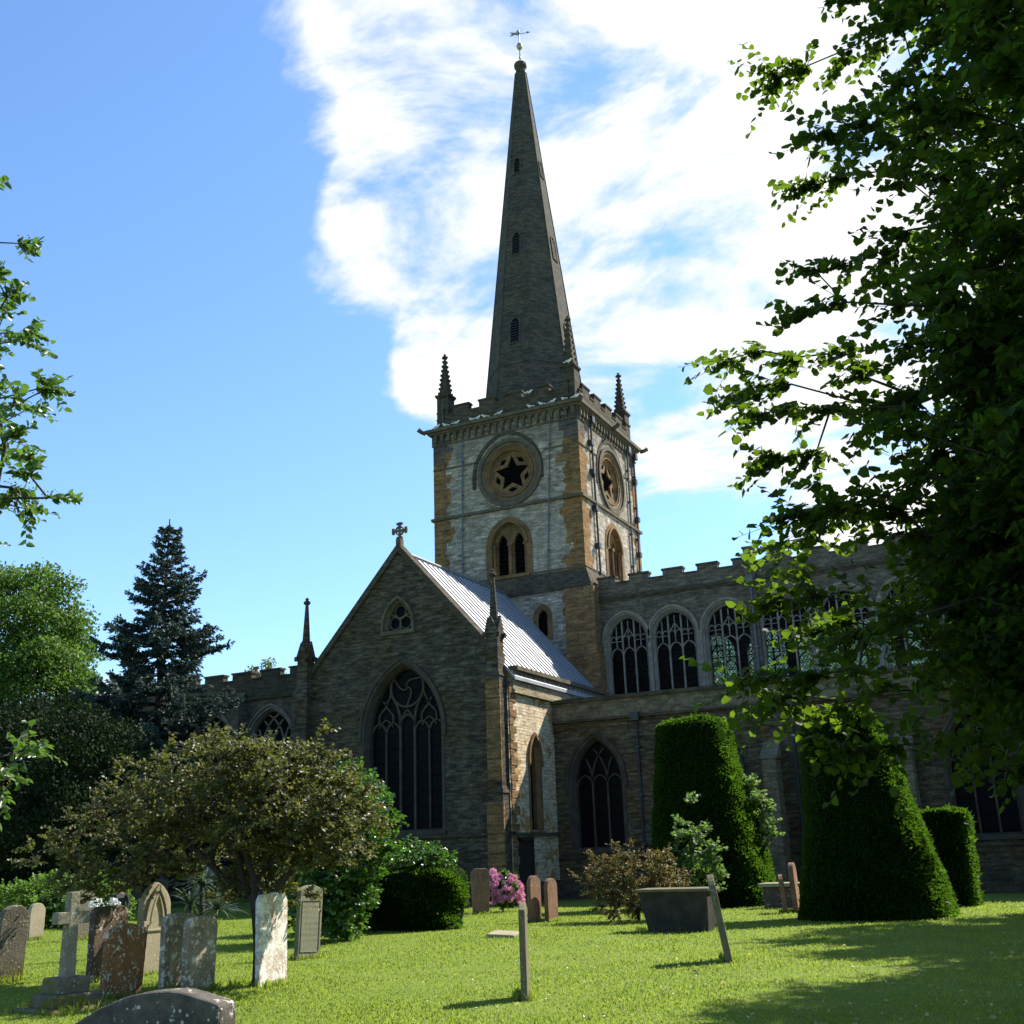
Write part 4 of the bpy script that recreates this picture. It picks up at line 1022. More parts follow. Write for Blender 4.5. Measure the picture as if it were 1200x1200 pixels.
# ------------------------------------------------------------------ lime trees on the right
M_lime = leafmat('lime_leaf', [(.009, .017, .004), (.014, .027, .005), (.028, .046, .008)], (.34, .60, .03), .27, .5, .06)
NT_TIPS = [(x+.2, z) for x, z in [(-.88, 9.41), (-1.73, 8.85), (-1.28, 8.0), (-1.5, 7.53), (-1.63, 6.64), (-1.71, 6.26), (-2.47, 5.97), (-2.29, 5.58), (-2.26, 5.36), (-2.09, 4.91), (-1.97, 4.37), (-2.21, 4.13),
           (-1.66, 4.35), (-2.26, 3.61), (-1.92, 3.33), (-2.63, 2.94), (-2.42, 2.76), (-1.75, 2.3), (-.75, 2.35), (-.55, 2.1), (-1.6, 3.3), (-1.0, 2.9), (-1.2, 3.4), (-2.0, 2.95)]]
def build_lime(name, label, trunk, targets, tips, n_tw, n_lf, size, tl, group, keep=None):
    tg = np.concatenate([targets, tips]) if tips is not None else targets
    NA, par, rad, ends = skeleton(trunk, tg, .4, .0055, 2.2, .06, .10)
    E = NA[ends]; c = np.array([trunk[-1][0], trunk[-1][1], E[:, 2].mean()])
    prev = NA[par[ends]]; D = unit(E-prev)*.7+unit((E-c)*np.array([1, 1, .4]))*.6
    # extra leafy twigs along the fine branches
    thin = np.where((rad < .016) & (np.arange(len(NA)) > 5))[0]; thin = thin[R.rand(len(thin)) < .6]
    E2 = NA[thin]; D2 = unit(NA[thin]-NA[par[thin]])*.6+R.randn(len(thin), 3)*.4
    lv, tw_ = sprays(np.concatenate([E, E2]), np.concatenate([D, D2]), n_tw, tl, n_lf, size, 'heart', .30, .7, 1.0, .65, .65)
    bk = cat([skel_mesh(NA, par, rad, 7, 1.3), tw_])
    return plant(name, label, 'tree', tuple(trunk[0]), M_lime, lv, M_bark, bk, group)
cx_, cy_ = 3.6, 10.4
T1 = np.concatenate([ellpts((3.2, 9.9, 8.3), (3.6, 3.4, 5.2), 600, .1), ellpts((2.7, 10.2, 4.3), (3.1, 3.2, 2.0), 330, .1), ellpts((1.4, 10.0, 5.6), (2.2, 2.4, 2.4), 190, .1), ellpts((1.7, 9.9, 3.5), (2.1, 2.2, 1.15), 170, .1), ellpts((.75, 10, 8.2), (1.45, 2.6, 4.6), 300, 0), ellpts((.35, 10, 4.9), (1.3, 2.3, 1.7), 170, 0), ellpts((1.0, 10.4, 3.4), (1.15, 2.2, .95), 160, 0), ellpts((.85, 10.6, 3.7), (1.15, 2.0, 1.0), 200, 0), ellpts((.22, 10.6, 3.5), (1.2, 2.0, 1.1), 290, 0), ellpts((.60, 10.8, 2.95), (.95, 1.8, .75), 150, 0), ellpts((.6, 10.4, 4.8), (1.3, 2.2, 1.5), 200, 0)])
T1 = T1[(T1[:, 2] > 2.2)]
tips = np.array([(x, 9.5+.9*sin(i*2.4), z+.02*i*0) for i, (x, z) in enumerate(NT_TIPS)])
# give every tip its own depth while keeping it on the outside of the crown
for i in range(len(tips)):
    f = tips[i, 1]/9.5; tips[i, 0] *= f; tips[i, 2] = 1.6+(tips[i, 2]-1.6)*f
tips2 = np.concatenate([tips+np.array([.28, .05, .03]), (tips+np.array([.60, .1, .0])+R.randn(len(tips), 3)*.10)[::2], tips[:12]+np.array([.95, .1, .05])+R.randn(12, 3)*.2])
build_lime('lime_tree', 'tall lime tree overhanging the right edge, its near branches against the sky', [(3.8, 10.6, -.05), (3.75, 10.55, 1.5), (3.7, 10.5, 3.0), (3.6, 10.4, 5.0), (3.6, 10.4, 7.5)], T1, np.concatenate([tips, tips2]), 5, 10, .080, .48, 'lime trees along the right side')
T2 = np.concatenate([ellpts((5.7, 20.5, 7.5), (4.4, 4.2, 5.2), 700, .2), ellpts((3.9, 19.0, 5.6), (2.6, 3.0, 2.8), 160, .1), ellpts((3.1, 19.5, 7), (2.0, 3.0, 3.5), 330, 0)]); T2 = T2[T2[:, 2] > 2.4]
build_lime('lime_tree', 'second lime tree behind the overhanging one, dark against the nave', [(5.9, 20.6, -.1), (5.9, 20.6, 2.0), (5.8, 20.5, 4.5), (5.8, 20.5, 7.5)], T2, None, 5, 9, .12, .75, 'lime trees along the right side')
T3 = np.concatenate([ellpts((4.9, 31.5, 8), (4.9, 4.6, 6.0), 440, .2), ellpts((3.0, 27.5, 7.2), (2.2, 3.2, 3.8), 260, 0)]); T3 = T3[T3[:, 2] > 2.2]
build_lime('lime_tree', 'farthest lime tree, partly hiding the nave parapet at the right edge', [(4.4, 32, -.2), (4.4, 32, 2.5), (4.3, 32, 5), (4.3, 32, 8.5)], T3, None, 5, 9, .16, .95, 'lime trees along the right side')

# ------------------------------------------------------------------ berry tree at the left edge
M_berryl = leafmat('oval_leaf', [(.035, .07, .014), (.05, .10, .018), (.085, .135, .03)], (.16, .32, .03), .40, .35, .45)
LT = [(-7.04, 6.92), (-6.84, 6.5), (-6.52, 5.89), (-6.2, 5.31), (-6.41, 5.09), (-6.34, 4.87), (-5.81, 4.27), (-6.13, 4.17), (-6.48, 4.3), (-6.08, 4.48), (-6.94, 6.23), (-6.15, 2.39), (-6.0, 2.2), (-6.2, 1.93), (-6.4, 2.25)]
tips = np.array([(x-.22, 5.2+.25*sin(i*1.9), z) for i, (x, z) in enumerate(LT)])
inn_ = np.concatenate([tips[:11]+np.array([-.35, -.02, -.0])+R.randn(11, 3)*.1, tips[:11]+np.array([-.6, .1, -.05])+R.randn(11, 3)*.18, tips[11:]+np.array([-.25, 0, 0])+R.randn(4, 3)*.1])
T = np.concatenate([ellpts((-8.9, 5.2, 5.6), (1.6, 1.6, 2.2), 90, .3)])
NA, par, rad, ends = skeleton([(-9.3, 5.0, -.05), (-9.25, 5.0, 1.5), (-9.1, 5.05, 3.2), (-9.0, 5.1, 4.6)], np.concatenate([T, tips, inn_]), .3, .005, 2.2, .05, .1)
E = NA[ends]; D = unit(E-NA[par[ends]])+np.array([.1, .05, -.05])
lv, tw_ = sprays(E, D, 5, .25, 9, .068, 'leaf', .25, .35, .72, .75)
bt = plant('berry_tree', 'broadleaf tree with pinkish berry clusters reaching in at the left edge', 'tree', (-9.3, 5.0, -.05), M_berryl, lv, M_barkg, cat([skel_mesh(NA, par, rad, 7), tw_]))
# berry clusters
mb_c = []; M_berry = flat('berry_skin', (.30, .12, .09), .5)
bp_ = np.repeat(E[R.rand(len(E)) < .8], 14, 0); bp_ = bp_+R.randn(len(bp_), 3)*.035+np.array([.03, 0, .02])
nb_ = len(bp_); Aa = rvec(nb_); s_ = .011
bv_ = np.concatenate([leaves(bp_-Aa*s_*.5, Aa, np.roll(rvec(nb_), k, 0), np.full(nb_, s_*1.2), 'round', 1.1)[0][None] for k in range(3)]).reshape(-1, 3)
bf_ = np.arange(len(bv_)).reshape(-1, 4)
npmesh('berries', bv_-np.array([-9.3, 5.0, -.05]), bf_, M_berry, bt)

# ------------------------------------------------------------------ spruce
M_spruce = leafmat('spruce_needles', [(.030, .052, .046), (.045, .075, .066), (.075, .11, .10)], (.05, .09, .06), .15, .6, .25)
sx, sy, sh = -41.4, 43.0, 19.35
LVv, BK = [], []
zt = sh; P0 = []; P1 = []; r0 = []; r1 = []; tipsP = []; tipsA = []
z = 1.6
def srad(z):
    t = z/sh
    if t > .93: return .35+(1-t)/.07*.45
    return min(4.3, .8+(0.93-t)*sh*.36) * (.88+.22*sin(z*2.1)+.12*sin(z*5.3))
while z < sh-.3:
    nb = 8 if z < sh*.8 else 6
    for k in range(nb):
        if R.rand() < .12 and z < 12: continue
        a = 2*pi*k/nb+z*1.7+R.randn()*.2; L = srad(z)*(.74+.45*R.rand()); 
        drop = .10 if z > sh*.75 else -.02
        base = np.array([sx, sy, z]); d = np.array([cos(a), sin(a), 0])
        pts = [base]
        m = max(3, int(L/.35))
        for i in range(1, m+1):
            f = i/m; pts.append(base+d*L*f+np.array([0, 0, L*(.10*f-.30*f*f+.34*f**4)+drop*L*f]))
        for i in range(m):
            P0.append(pts[i]); P1.append(pts[i+1]); r0.append(.045*(1-i/m)+.01); r1.append(.045*(1-(i+1)/m)+.008)
            f = (i+1)/m
            if f > .35:
                w_ = (1.15*L*.28)*(1-f*.75)+.10
                nt_ = 5
                for s_ in range(nt_):
                    dr = unit(d*.6+np.array([-d[1], d[0], 0])*(R.rand()*2-1)*1.1+np.array([0, 0, -.15+R.randn()*.16]))
                    q = pts[i]+(pts[i+1]-pts[i])*R.rand()
                    ln = w_*(.5+.6*R.rand())
                    for u_ in np.arange(.0, 1.0, .14/max(ln, .14)):
                        tipsP.append(q+dr*ln*u_); tipsA.append(dr)
    z += .40+.22*(1-z/sh)
P0.append(np.array([sx, sy, -.2])); P1.append(np.array([sx, sy, 9.])); r0.append(.30); r1.append(.20)
P0.append(np.array([sx, sy, 9.])); P1.append(np.array([sx, sy, sh])); r0.append(.20); r1.append(.03)
tipsP = np.array(tipsP); tipsA = np.array(tipsA)
k = 5; PP = np.repeat(tipsP, k, 0)+R.randn(len(tipsP)*k, 3)*.03; AA = np.repeat(tipsA, k, 0)+R.randn(len(tipsP)*k, 3)*.55
lv = leaves(PP, AA, rvec(len(PP)), .15+.12*R.rand(len(PP)), 'diamond', .55)
plant('spruce_tree', 'tall dark blue-green spruce standing against the sky left of the church', 'tree', (sx, sy, -.2), M_spruce, lv, M_bark, tubes_np(np.array(P0), np.array(P1), np.array(r0), np.array(r1), 7))
print('spruce leaves', len(PP))

# ------------------------------------------------------------------ distant broadleaf trees
def bigtree(name, label, loc, targets, leafm, nleaf, size, clump, group=None, barkm=None, rt=.02, shape='leaf', trunk_h=None):
    x, y, z0 = loc; th = trunk_h or targets[:, 2].min()*.8+.6
    NA, par, rad, ends = skeleton([(x, y, z0), (x+.1, y, z0+th*.5), (x, y, z0+th), (x, y, z0+th*1.5)], targets, .8, rt, 2.2, 0, .12)
    E = NA[ends]; n = len(E)*nleaf
    P = np.repeat(E, nleaf, 0)+rvec(n)*(R.rand(n, 1)**.5)*clump*np.array([1, 1, .75])
    A = rvec(n)+np.array([0, 0, -.2]); N = np.array([0, 0, .7])+R.randn(n, 3)*.7
    lv = leaves(P, A, N, size*(.7+.6*R.rand(n)), shape, .9)
    return plant(name, label, 'tree', loc, leafm, lv, barkm or M_bark, skel_mesh(NA, par, rad, 6), group)
M_bigl = leafmat('maple_leaf', [(.04, .078, .014), (.06, .11, .018), (.095, .15, .028)], (.15, .30, .03), .40, .5, .3)
T = np.concatenate([ellpts((-70, 56, 14), (7.8, 6, 9), 260, .75), ellpts((-65, 55, 9), (6.2, 5, 7), 160, .7), ellpts((-66, 55, 18.5), (4.2, 4, 4.6), 90, .7), ellpts((-62.5, 54, 13.5), (2.6, 3, 3.8), 50, .6)])
T = T[T[:, 2] > 1.5]
bigtree('maple_tree', 'large rounded bright green tree at the left edge beyond the spruce', (-69, 56, -.2), T, M_bigl, 170, .22, 1.25, 'trees at the far left', rt=.022, trunk_h=3)
M_darkl = leafmat('yew_tree_leaf', [(.009, .017, .006), (.014, .025, .007), (.022, .038, .010)], (.02, .05, .008), .15, .7, .12)
T = ellpts((-35.5, 31, 4.2), (4.6, 3.6, 3.6), 170, .6); T = T[T[:, 2] > .6]
bigtree('yew_tree', 'low spreading dark yew under the spruce at the left', (-35.5, 31, -.15), T, M_darkl, 200, .12, .8, 'dark yews at the far left', rt=.015, trunk_h=1.2)
T = ellpts((-43, 37, 4.8), (4.6, 3.6, 4.4), 170, .6); T = T[T[:, 2] > .6]
bigtree('yew_tree', 'dark yew at the far left edge in front of the maple trunk', (-43, 37, -.2), T, M_darkl, 200, .13, .9, 'dark yews at the far left', rt=.015, trunk_h=1.4)
T = ellpts((-55.5, 47, 3.4), (5.0, 3.2, 3.9), 170, .6); T = T[T[:, 2] > .6]
bigtree('yew_tree', 'distant dark yew between the maple and the spruce trunk', (-55.5, 47, -.2), T, M_darkl, 190, .16, 1.0, 'dark yews at the far left', rt=.018, trunk_h=1.4)
M_backl = leafmat('ash_leaf', [(.07, .11, .03), (.10, .14, .04), (.14, .18, .06)], (.2, .3, .05), .4)
for i, (x, zt, r) in enumerate([(-52.6, 14.6, 1.5), (-50.4, 15.3, 1.5), (-48.6, 14.9, 1.2)]):
    T = ellpts((x, 63, zt-3.2), (r, r, 3.6), 34, .6)
    bigtree('ash_tree', ['small ash top showing behind the chancel battlements, leftmost', 'small ash top behind the chancel battlements, middle and tallest', 'small ash top behind the chancel battlements nearest the pinnacle'][i], (x, 63, -.2), T, M_backl, 60, .17, .55, 'ash tops behind the chancel', rt=.02, trunk_h=6)
# tree line closing the horizon
T = []
for k in range(46):
    x = -150+k*6.2+R.randn()*2; T.append(ellpts((x, 118+R.randn()*6, 2.6+R.rand()*1.5), (4.4, 3, 3.6), 9, .5))
T = np.concatenate(T); n = len(T)*120; P = np.repeat(T, 120, 0)+rvec(n)*R.rand(n, 1)**.4*1.7
lv = leaves(P, rvec(n), rvec(n), .5+.3*R.rand(n), 'round', .9)
wo_ = npmesh('distant_woodland', lv[0], lv[1], M_darkl); tag(wo_, 'low dark belt of distant woodland behind the church', 'woodland', kind='stuff')

# ------------------------------------------------------------------ clipped yews and hedges
M_yew = leafmat('clipped_yew', [(.006, .014, .003), (.010, .023, .004), (.020, .040, .006)], (.18, .40, .02), .32, .6, .08)
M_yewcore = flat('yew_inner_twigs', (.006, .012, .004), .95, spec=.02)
def clipped(name, label, loc, prof, n, size, group=None, leafm=None, sq=3.2, rough_=.04, category='topiary'):
    """prof(t)->(cx,cy,hx,hy,z) for t 0..1 ; superellipse sections, closed on top"""
    ns, nt_ = 44, 36
    def pt(t, a):
        cx, cy, hx, hy, z = prof(t)
        ca, sa = np.cos(a), np.sin(a)
        k = (np.abs(ca)**sq+np.abs(sa)**sq)**(-1/sq)
        return np.stack([cx+hx*k*ca, cy+hy*k*sa, z+0*a], -1)
    a = 2*pi*np.arange(ns)/ns
    V = np.concatenate([pt(i/(nt_-1), a) for i in range(nt_)]+[np.array([[prof(1)[0], prof(1)[1], prof(1)[4]]])])
    V[:-1] += rvec(len(V)-1)*.02
    F = []
    for i in range(nt_-1):
        for j in range(ns): F.append((i*ns+j, i*ns+(j+1) % ns, (i+1)*ns+(j+1) % ns, (i+1)*ns+j))
    o = np.array(loc); t = empty(name, loc); tag(t, label, category, group)
    Fq = np.array(F); me = npmesh('inner_growth', (V-o)*np.array([.985, .985, .99]), Fq, M_yewcore, t, smooth=True)
    # surface samples by area
    q = V[Fq]; e1 = q[:, 1]-q[:, 0]; e2 = q[:, 3]-q[:, 0]; nn = np.cross(e1, e2); ar = np.linalg.norm(nn, axis=1)+1e-9
    idx = R.choice(len(Fq), n, p=ar/ar.sum()); u_ = R.rand(n, 1); v_ = R.rand(n, 1)
    P = q[idx, 0]*(1-u_)*(1-v_)+q[idx, 1]*u_*(1-v_)+q[idx, 2]*u_*v_+q[idx, 3]*(1-u_)*v_
    Nn = nn[idx]/ar[idx][:, None]
    bump = np.sin(P[:, 0]*3.1+P[:, 2]*2.3)*np.sin(P[:, 1]*2.7+P[:, 2]*3.7)*rough_
    P = P+Nn*(bump[:, None]-.03)
    A = Nn*.8+np.array([0, 0, .35])+R.randn(n, 3)*.45
    lv = leaves(P, A, rvec(n), size*(.6+.8*R.rand(n))*(1+.7*(R.rand(n) < .015)), 'diamond', .5)
    npmesh('clipped_growth', lv[0]-o, lv[1], leafm or M_yew, t)
    return t
def interp(t, tab):
    ts = [r[0] for r in tab]
    return [float(np.interp(t, ts, [r[k] for r in tab])) for k in range(1, len(tab[0]))]
y1 = [(0, -11.0, 1.98, 0), (.10, -11.0, 1.92, .5), (.25, -11.03, 1.78, 1.3), (.42, -11.08, 1.60, 2.4), (.60, -11.16, 1.42, 3.5), (.78, -11.24, 1.26, 4.6), (.90, -11.28, 1.19, 5.40), (.955, -11.28, 1.08, 5.78), (.985, -11.28, .72, 5.93), (1, -11.28, .05, 5.95)]
def prof1(t):
    cx, h, z = interp(t, y1); return cx, 36.3, h, h*.95, z-.25
clipped('topiary_yew', 'tall tapering clipped yew with flat rounded top behind the red-tinged bush', (-10.98, 36.3, -.25), prof1, 80000, .10, 'clipped yews', sq=2.9)
y2 = [(0, -4.75, 1.72, 0), (.06, -4.75, 1.68, .3), (.25, -4.76, 1.52, 1.1), (.45, -4.83, 1.34, 2.0), (.62, -4.92, 1.17, 2.9), (.80, -5.02, 1.0, 3.8), (.92, -5.08, .90, 4.45), (.96, -5.08, .80, 4.74), (.988, -5.08, .52, 4.85), (1, -5.08, .04, 4.86)]
def prof2(t):
    cx, h, z = interp(t, y2); return cx, 28.6, h, h*1.0, z-.15
clipped('topiary_yew', 'broad dark clipped yew in front of the nave, largest and nearest, right side flared', (-4.75, 28.6, -.15), prof2, 80000, .085, 'clipped yews', sq=2.9)
y3 = [(0, -3.82, .74, 0), (.5, -3.8, .74, 1.3), (.85, -3.8, .76, 2.40), (.96, -3.8, .70, 2.55), (1, -3.8, .04, 2.58)]
def prof3(t):
    cx, h, z = interp(t, y3); return cx, 35.0, h, .8, z-.25
clipped('clipped_hedge', 'low square clipped yew hedge in shade behind the largest yew', (-3.8, 35.0, -.25), prof3, 22000, .12, None, category='hedge', sq=5)
y4 = [(0, -14.78, 1.02, 0), (.15, -14.78, 1.08, .1), (.5, -14.76, 1.2, .75), (.85, -14.76, 1.22, 1.22), (.96, -14.76, 1.1, 1.38), (1, -14.76, .04, 1.42)]
def prof4(t):
    cx, h, z = interp(t, y4); return cx, 24.3, h, h*.80, z-.1
clipped('box_hedge', 'low clipped box bush with leafy shoots on top', (-14.9, 24.3, -.1), prof4, 34000, .085, None, category='bush', sq=2.5, rough_=.12)

# ------------------------------------------------------------------ bushes
def bush(name, label, loc, ells, ntarget, leafm, size, n_tw, n_lf, tl, shape='leaf', barkm=None, extra=None, spread=.8, droop=.1, flatness=.3, wid=.9, category='bush', group=None, rt=.004, trunks=3, trunk=None, parts=('foliage', 'stems')):
    T = np.concatenate([ellpts(c, r, int(ntarget*f), inn) for c, r, f, inn in ells]); T = T[T[:, 2] > loc[2]+.12]
    if extra is not None: T = np.concatenate([T, np.array(extra)])
    x, y, z = loc
    NA, par, rad, ends = skeleton(trunk or [(x, y, z-.05), (x, y, z+.25)], T, .25, rt, 2.3, 0, .15)
    E = NA[ends]; c = np.array(loc)+np.array([0, 0, .3]); D = unit(E-NA[par[ends]])*.6+unit(E-c)*.7
    lv, tw_ = sprays(E, D, n_tw, tl, n_lf, size, shape, droop, flatness, wid, spread)
    t = empty(name, loc); tag(t, label, category, group); o = np.array(loc)
    npmesh(parts[0], lv[0]-o, lv[1], leafm, t); bk = cat([skel_mesh(NA, par, rad, 6), tw_]); npmesh(parts[1], bk[0]-o, bk[1], barkm or M_bark, t)
    return t
M_bronze = leafmat('bronze_leaf', [(.055, .040, .018), (.058, .080, .018), (.13, .095, .055)], (.22, .25, .035), .36, .48, .4)
ext = [(-14.4, 13, 1.9), (-14.75, 12.9, 1.7), (-14.0, 12.9, 1.65), (-13.8, 12.8, 1.45), (-14.2, 12.9, 1.5), (-13.5, 12.9, 1.4), (-9.35, 12.9, 3.28), (-9.5, 12.9, 3.1), (-9.2, 12.7, 3.0), (-14.9, 12.9, 1.9), (-14.6, 12.6, 1.75), (-14.3, 12.7, 2.05), (-8.7, 12.6, 1.95), (-8.6, 12.6, 1.8), (-8.9, 12.8, 1.6)]
bush('thorn_tree', 'small spreading bronze-leaved tree with a short dark trunk among the left gravestones', (-10.35, 12.9, 0), [((-11.45, 13.3, 2.65), (1.8, 1.5, .80), .42, .1), ((-12.8, 13.3, 2.05), (1.6, 1.2, .70), .20, .1), ((-13.4, 13.1, 1.55), (1.1, .8, .4), .05, .1), ((-10.1, 13.1, 2.4), (1.35, 1.2, .78), .30, .1), ((-9.5, 13.1, 1.95), (.85, .8, .5), .12, .1), ((-10.8, 13.5, 1.5), (1.3, .5, .6), .09, .1)], 740, M_bronze, .054, 6, 8, .24, 'leaf', M_bark, ext, category='tree', wid=.95, rt=.0042, droop=.2,
     trunk=[(-10.35, 12.9, -.05), (-10.36, 12.92, .5), (-10.40, 12.9, .95), (-10.5, 12.95, 1.35)], parts=('crown', 'trunk'))
M_greenb = leafmat('laurel_leaf', [(.028, .065, .012), (.045, .10, .015), (.07, .15, .02)], (.12, .30, .02), .38, .32, .55)
bush('laurel_bush', 'tall glossy green bush between the thorn tree and the clipped box', (-14.2, 20.6, 0), [((-14.4, 20.6, 2.1), (1.3, 1.0, 1.4), .6, .2), ((-14.2, 20.4, 1.2), (.65, .7, 1.1), .35, .2), ((-14.7, 20.7, .6), (.9, .8, .55), .3, .1)], 300, M_greenb, .085, 6, 8, .32, 'leaf', M_bark,
     [(-13.55, 20, 3.35), (-13.4, 20, 3.2), (-13.9, 20.1, 3.45), (-13.0, 20, 2.35), (-13.1, 20, 2.6), (-13.2, 20, 3.0), (-15.1, 20.3, 3.5), (-13.3, 20.1, 1.9)])
bush('rose_shoots', 'leafy green shoots growing out of the top of the clipped box bush', (-14.9, 24.2, 1.22), [((-14.85, 24.2, 1.52), (1.0, .8, .30), 1, .1)], 80, M_greenb, .075, 5, 7, .25, 'leaf', M_bark, [(-13.9, 23.8, 1.75), (-14.7, 23.6, 1.9), (-15.6, 24, 1.85), (-14.2, 23.6, 1.85)], category='shrub')
M_elder = leafmat('elder_leaf', [(.07, .12, .04), (.10, .16, .05), (.14, .21, .08)], (.2, .36, .05), .40, .5, .3)
bush('elder_bush', 'pale-leaved elder shoots in front of the tapering clipped yew', (-10.35, 33.4, -.2), [((-10.55, 33.4, 1.1), (.75, .5, 1.25), 1, .1)], 60, M_elder, .12, 5, 7, .35, 'leaf', M_bark, [(-10.6, 33.2, 2.9), (-10.9, 33.2, 2.3), (-10.0, 33.2, 1.6)], group='elder shoots round the clipped yew')
bush('elder_bush', 'thin elder shoots to the right of the tapering clipped yew', (-9.5, 36.9, -.25), [((-9.55, 36.7, 2.1), (.5, .4, 1.7), 1, .1)], 50, M_elder, .12, 5, 7, .35, 'leaf', M_bark, [(-10.0, 36.6, 3.8), (-9.1, 36.6, 2.6), (-9.0, 36.6, 2.2)], group='elder shoots round the clipped yew')
M_berb = leafmat('barberry_leaf', [(.06, .09, .022), (.11, .11, .03), (.22, .05, .03)], (.26, .22, .04), .3, .5, .3)
bush('barberry_bush', 'straggly olive and red barberry bush left of the table tomb', (-10.2, 27.2, -.08), [((-10.25, 27.2, .75), (1.35, .9, .80), 1, .15)], 260, M_berb, .055, 6, 8, .26, 'leaf', M_bark, [(-11.7, 27, 1.0), (-10.6, 27, 1.7), (-10.2, 27, 1.65), (-9.3, 27, 1.5), (-11.2, 27, 1.45)], droop=.3)
M_brightb = leafmat('meadow_shrub_leaf', [(.05, .10, .015), (.075, .14, .02), (.11, .19, .03)], (.2, .38, .03), .45)
bush('green_shrub', 'bright green shrub on the lawn at the left edge below the maple', (-28.0, 25.4, -.1), [((-28.2, 25.6, .6), (2.9, 1.2, .75), 1, .1)], 330, M_brightb, .09, 6, 8, .35, 'leaf', M_bark)
bush('green_shrub', 'dark shrub in the shade behind the pale grey inscribed headstone', (-16.6, 22.8, -.05), [((-16.5, 22.8, .9), (1.3, .9, 1.0), 1, .1)], 150, M_greenb, .075, 6, 8, .3, 'leaf', M_bark)
bush('ivy_bush', 'dark bush at the foot of the transept wall behind the box', (-21.0, 33.5, -.2), [((-20.6, 33.5, .8), (2.2, .8, 1.0), 1, .1)], 150, M_darkl, .09, 6, 8, .3, 'leaf', M_bark)
# hydrangea
hyd = bush('hydrangea', 'round hydrangea covered in pink flower heads beside the lone brown headstone', (-17.1, 33.4, -.18), [((-17.1, 33.4, .50), (.60, .5, .50), 1, .1)], 110, M_greenb, .09, 5, 6, .16, 'leaf', M_bark)
M_pink = leafmat('pink_petals', [(.70, .22, .42), (.78, .36, .55), (.85, .52, .66)], (.8, .4, .6), .3, .6, .2)
n = 150; dd = rvec(n); hb_ = leaves(dd*.085, dd+R.randn(n, 3)*.8, dd, np.full(n, .045), 'round', 1.1)
head0 = npmesh('flower_head', hb_[0], hb_[1], M_pink, hyd)
hp = []
for k in range(400):
    v = rvec(1)[0]
    if v[1] > .5 or v[2] < -.55: continue
    p = np.array([0, 0, .66])+v*np.array([.68, .58, .56])*(.92+.14*sin(v[0]*5+v[2]*4)+.12*R.rand())
    if p[2] < .10: continue
    if all(np.linalg.norm(p-q) > .15 for q in hp): hp.append(p)
    if len(hp) >= 64: break
for k, p in enumerate(hp):
    o_ = head0 if k == 0 else head0.copy()
    if k: COL.objects.link(o_); o_.parent = hyd
    o_.location = tuple(p); o_.rotation_euler = (R.rand()*3, R.rand()*3, 0); s_ = .75+.5*R.rand(); o_.scale = (s_, s_, s_)
# cordyline with sword leaves
M_sword = leafmat('sword_leaf', [(.05, .075, .05), (.08, .11, .075), (.13, .17, .13)], (.1, .18, .08), .25, .35, .5)
t = empty('cordyline', (-13.6, 15.4, 0)); tag(t, 'spiky cordyline with arching sword leaves behind the pointed gravestone', 'plant')
vs, fs_ = [], []
for (hx, hy, hz, nl, ln) in ((0, 0, 1.25, 90, .72), (-.35, .1, .95, 60, .6), (.45, -.1, .85, 80, .65), (.1, -.2, .5, 60, .6)):
    for i in range(nl):
        a = R.rand()*2*pi; el = R.rand()**.7*1.35-.1; L = ln*(.75+.4*R.rand()); d = np.array([cos(a)*cos(el), sin(a)*cos(el), sin(el)]); sd = np.array([-sin(a), cos(a), 0.])
        o0 = len(vs)*1; b_ = np.array([hx, hy, hz]); base = sum(len(q) for q in vs)
        pts = []
        for s_ in range(6):
            f = s_/5; c_ = b_+d*L*f+np.array([0, 0, -.38*L*f*f]); w_ = .022*(1-f)**.6+.002
            pts += [c_+sd*w_, c_-sd*w_]
        vs.append(np.array(pts))
        for s_ in range(5): fs_.append((base+2*s_, base+2*s_+1, base+2*s_+3, base+2*s_+2))
npmesh('sword_leaves', np.concatenate(vs), np.array(fs_), M_sword, t)
mb = MB(); mb.tube([(0, 0, -.05), (.02, 0, .7), (0, 0, 1.25)], [.07, .05, .04], 8); mb.tube([(0, 0, .3), (-.25, .05, .6), (-.35, .1, .95)], [.05, .04, .03], 7); mb.tube([(0, 0, .2), (.3, -.05, .5), (.45, -.1, .85)], [.05, .04, .03], 7); mb.build('stem', M_barkg, t, smooth=True)
# ------------------------------------------------------------------ gravestones
G_brown = plainstone('lichened_brown_stone', (.27, .13, .05), (.17, .085, .04), 3.0, (.62, .57, .44), 11.0, .56, bstr=.8)
G_pale = plainstone('white_lichened_stone', (.62, .56, .47), (.36, .22, .14), 2.6, (.72, .69, .62), 7.0, .48, bstr=.8)
G_mot = plainstone('mottled_lichened_stone', (.34, .28, .19), (.18, .125, .08), 3.0, (.60, .55, .44), 8, .53, bstr=.9)
G_grey = plainstone('inscribed_grey_stone', (.21, .20, .14), (.17, .16, .11), 2.0, (.28, .27, .20), 9, .66, inscr=True)
G_buff = plainstone('buff_stone', (.34, .29, .20), (.26, .22, .14), 2.5, (.42, .38, .28), 9, .64, bstr=.4)
G_dark = plainstone('dark_weathered_stone', (.12, .085, .06), (.07, .05, .036), 3.5, (.45, .40, .33), 9, .58, bstr=.9)
G_tomb = plainstone('dark_rough_tomb_stone', (.12, .105, .085), (.065, .056, .045), 4.0, (.50, .48, .42), 6.0, .585, bstr=1.2)
G_chest = plainstone('shade_dark_stone', (.06, .052, .042), (.035, .03, .025), 3.5, bstr=.9)  # lichen-free chest tomb stone, colour darkened for its shaded body
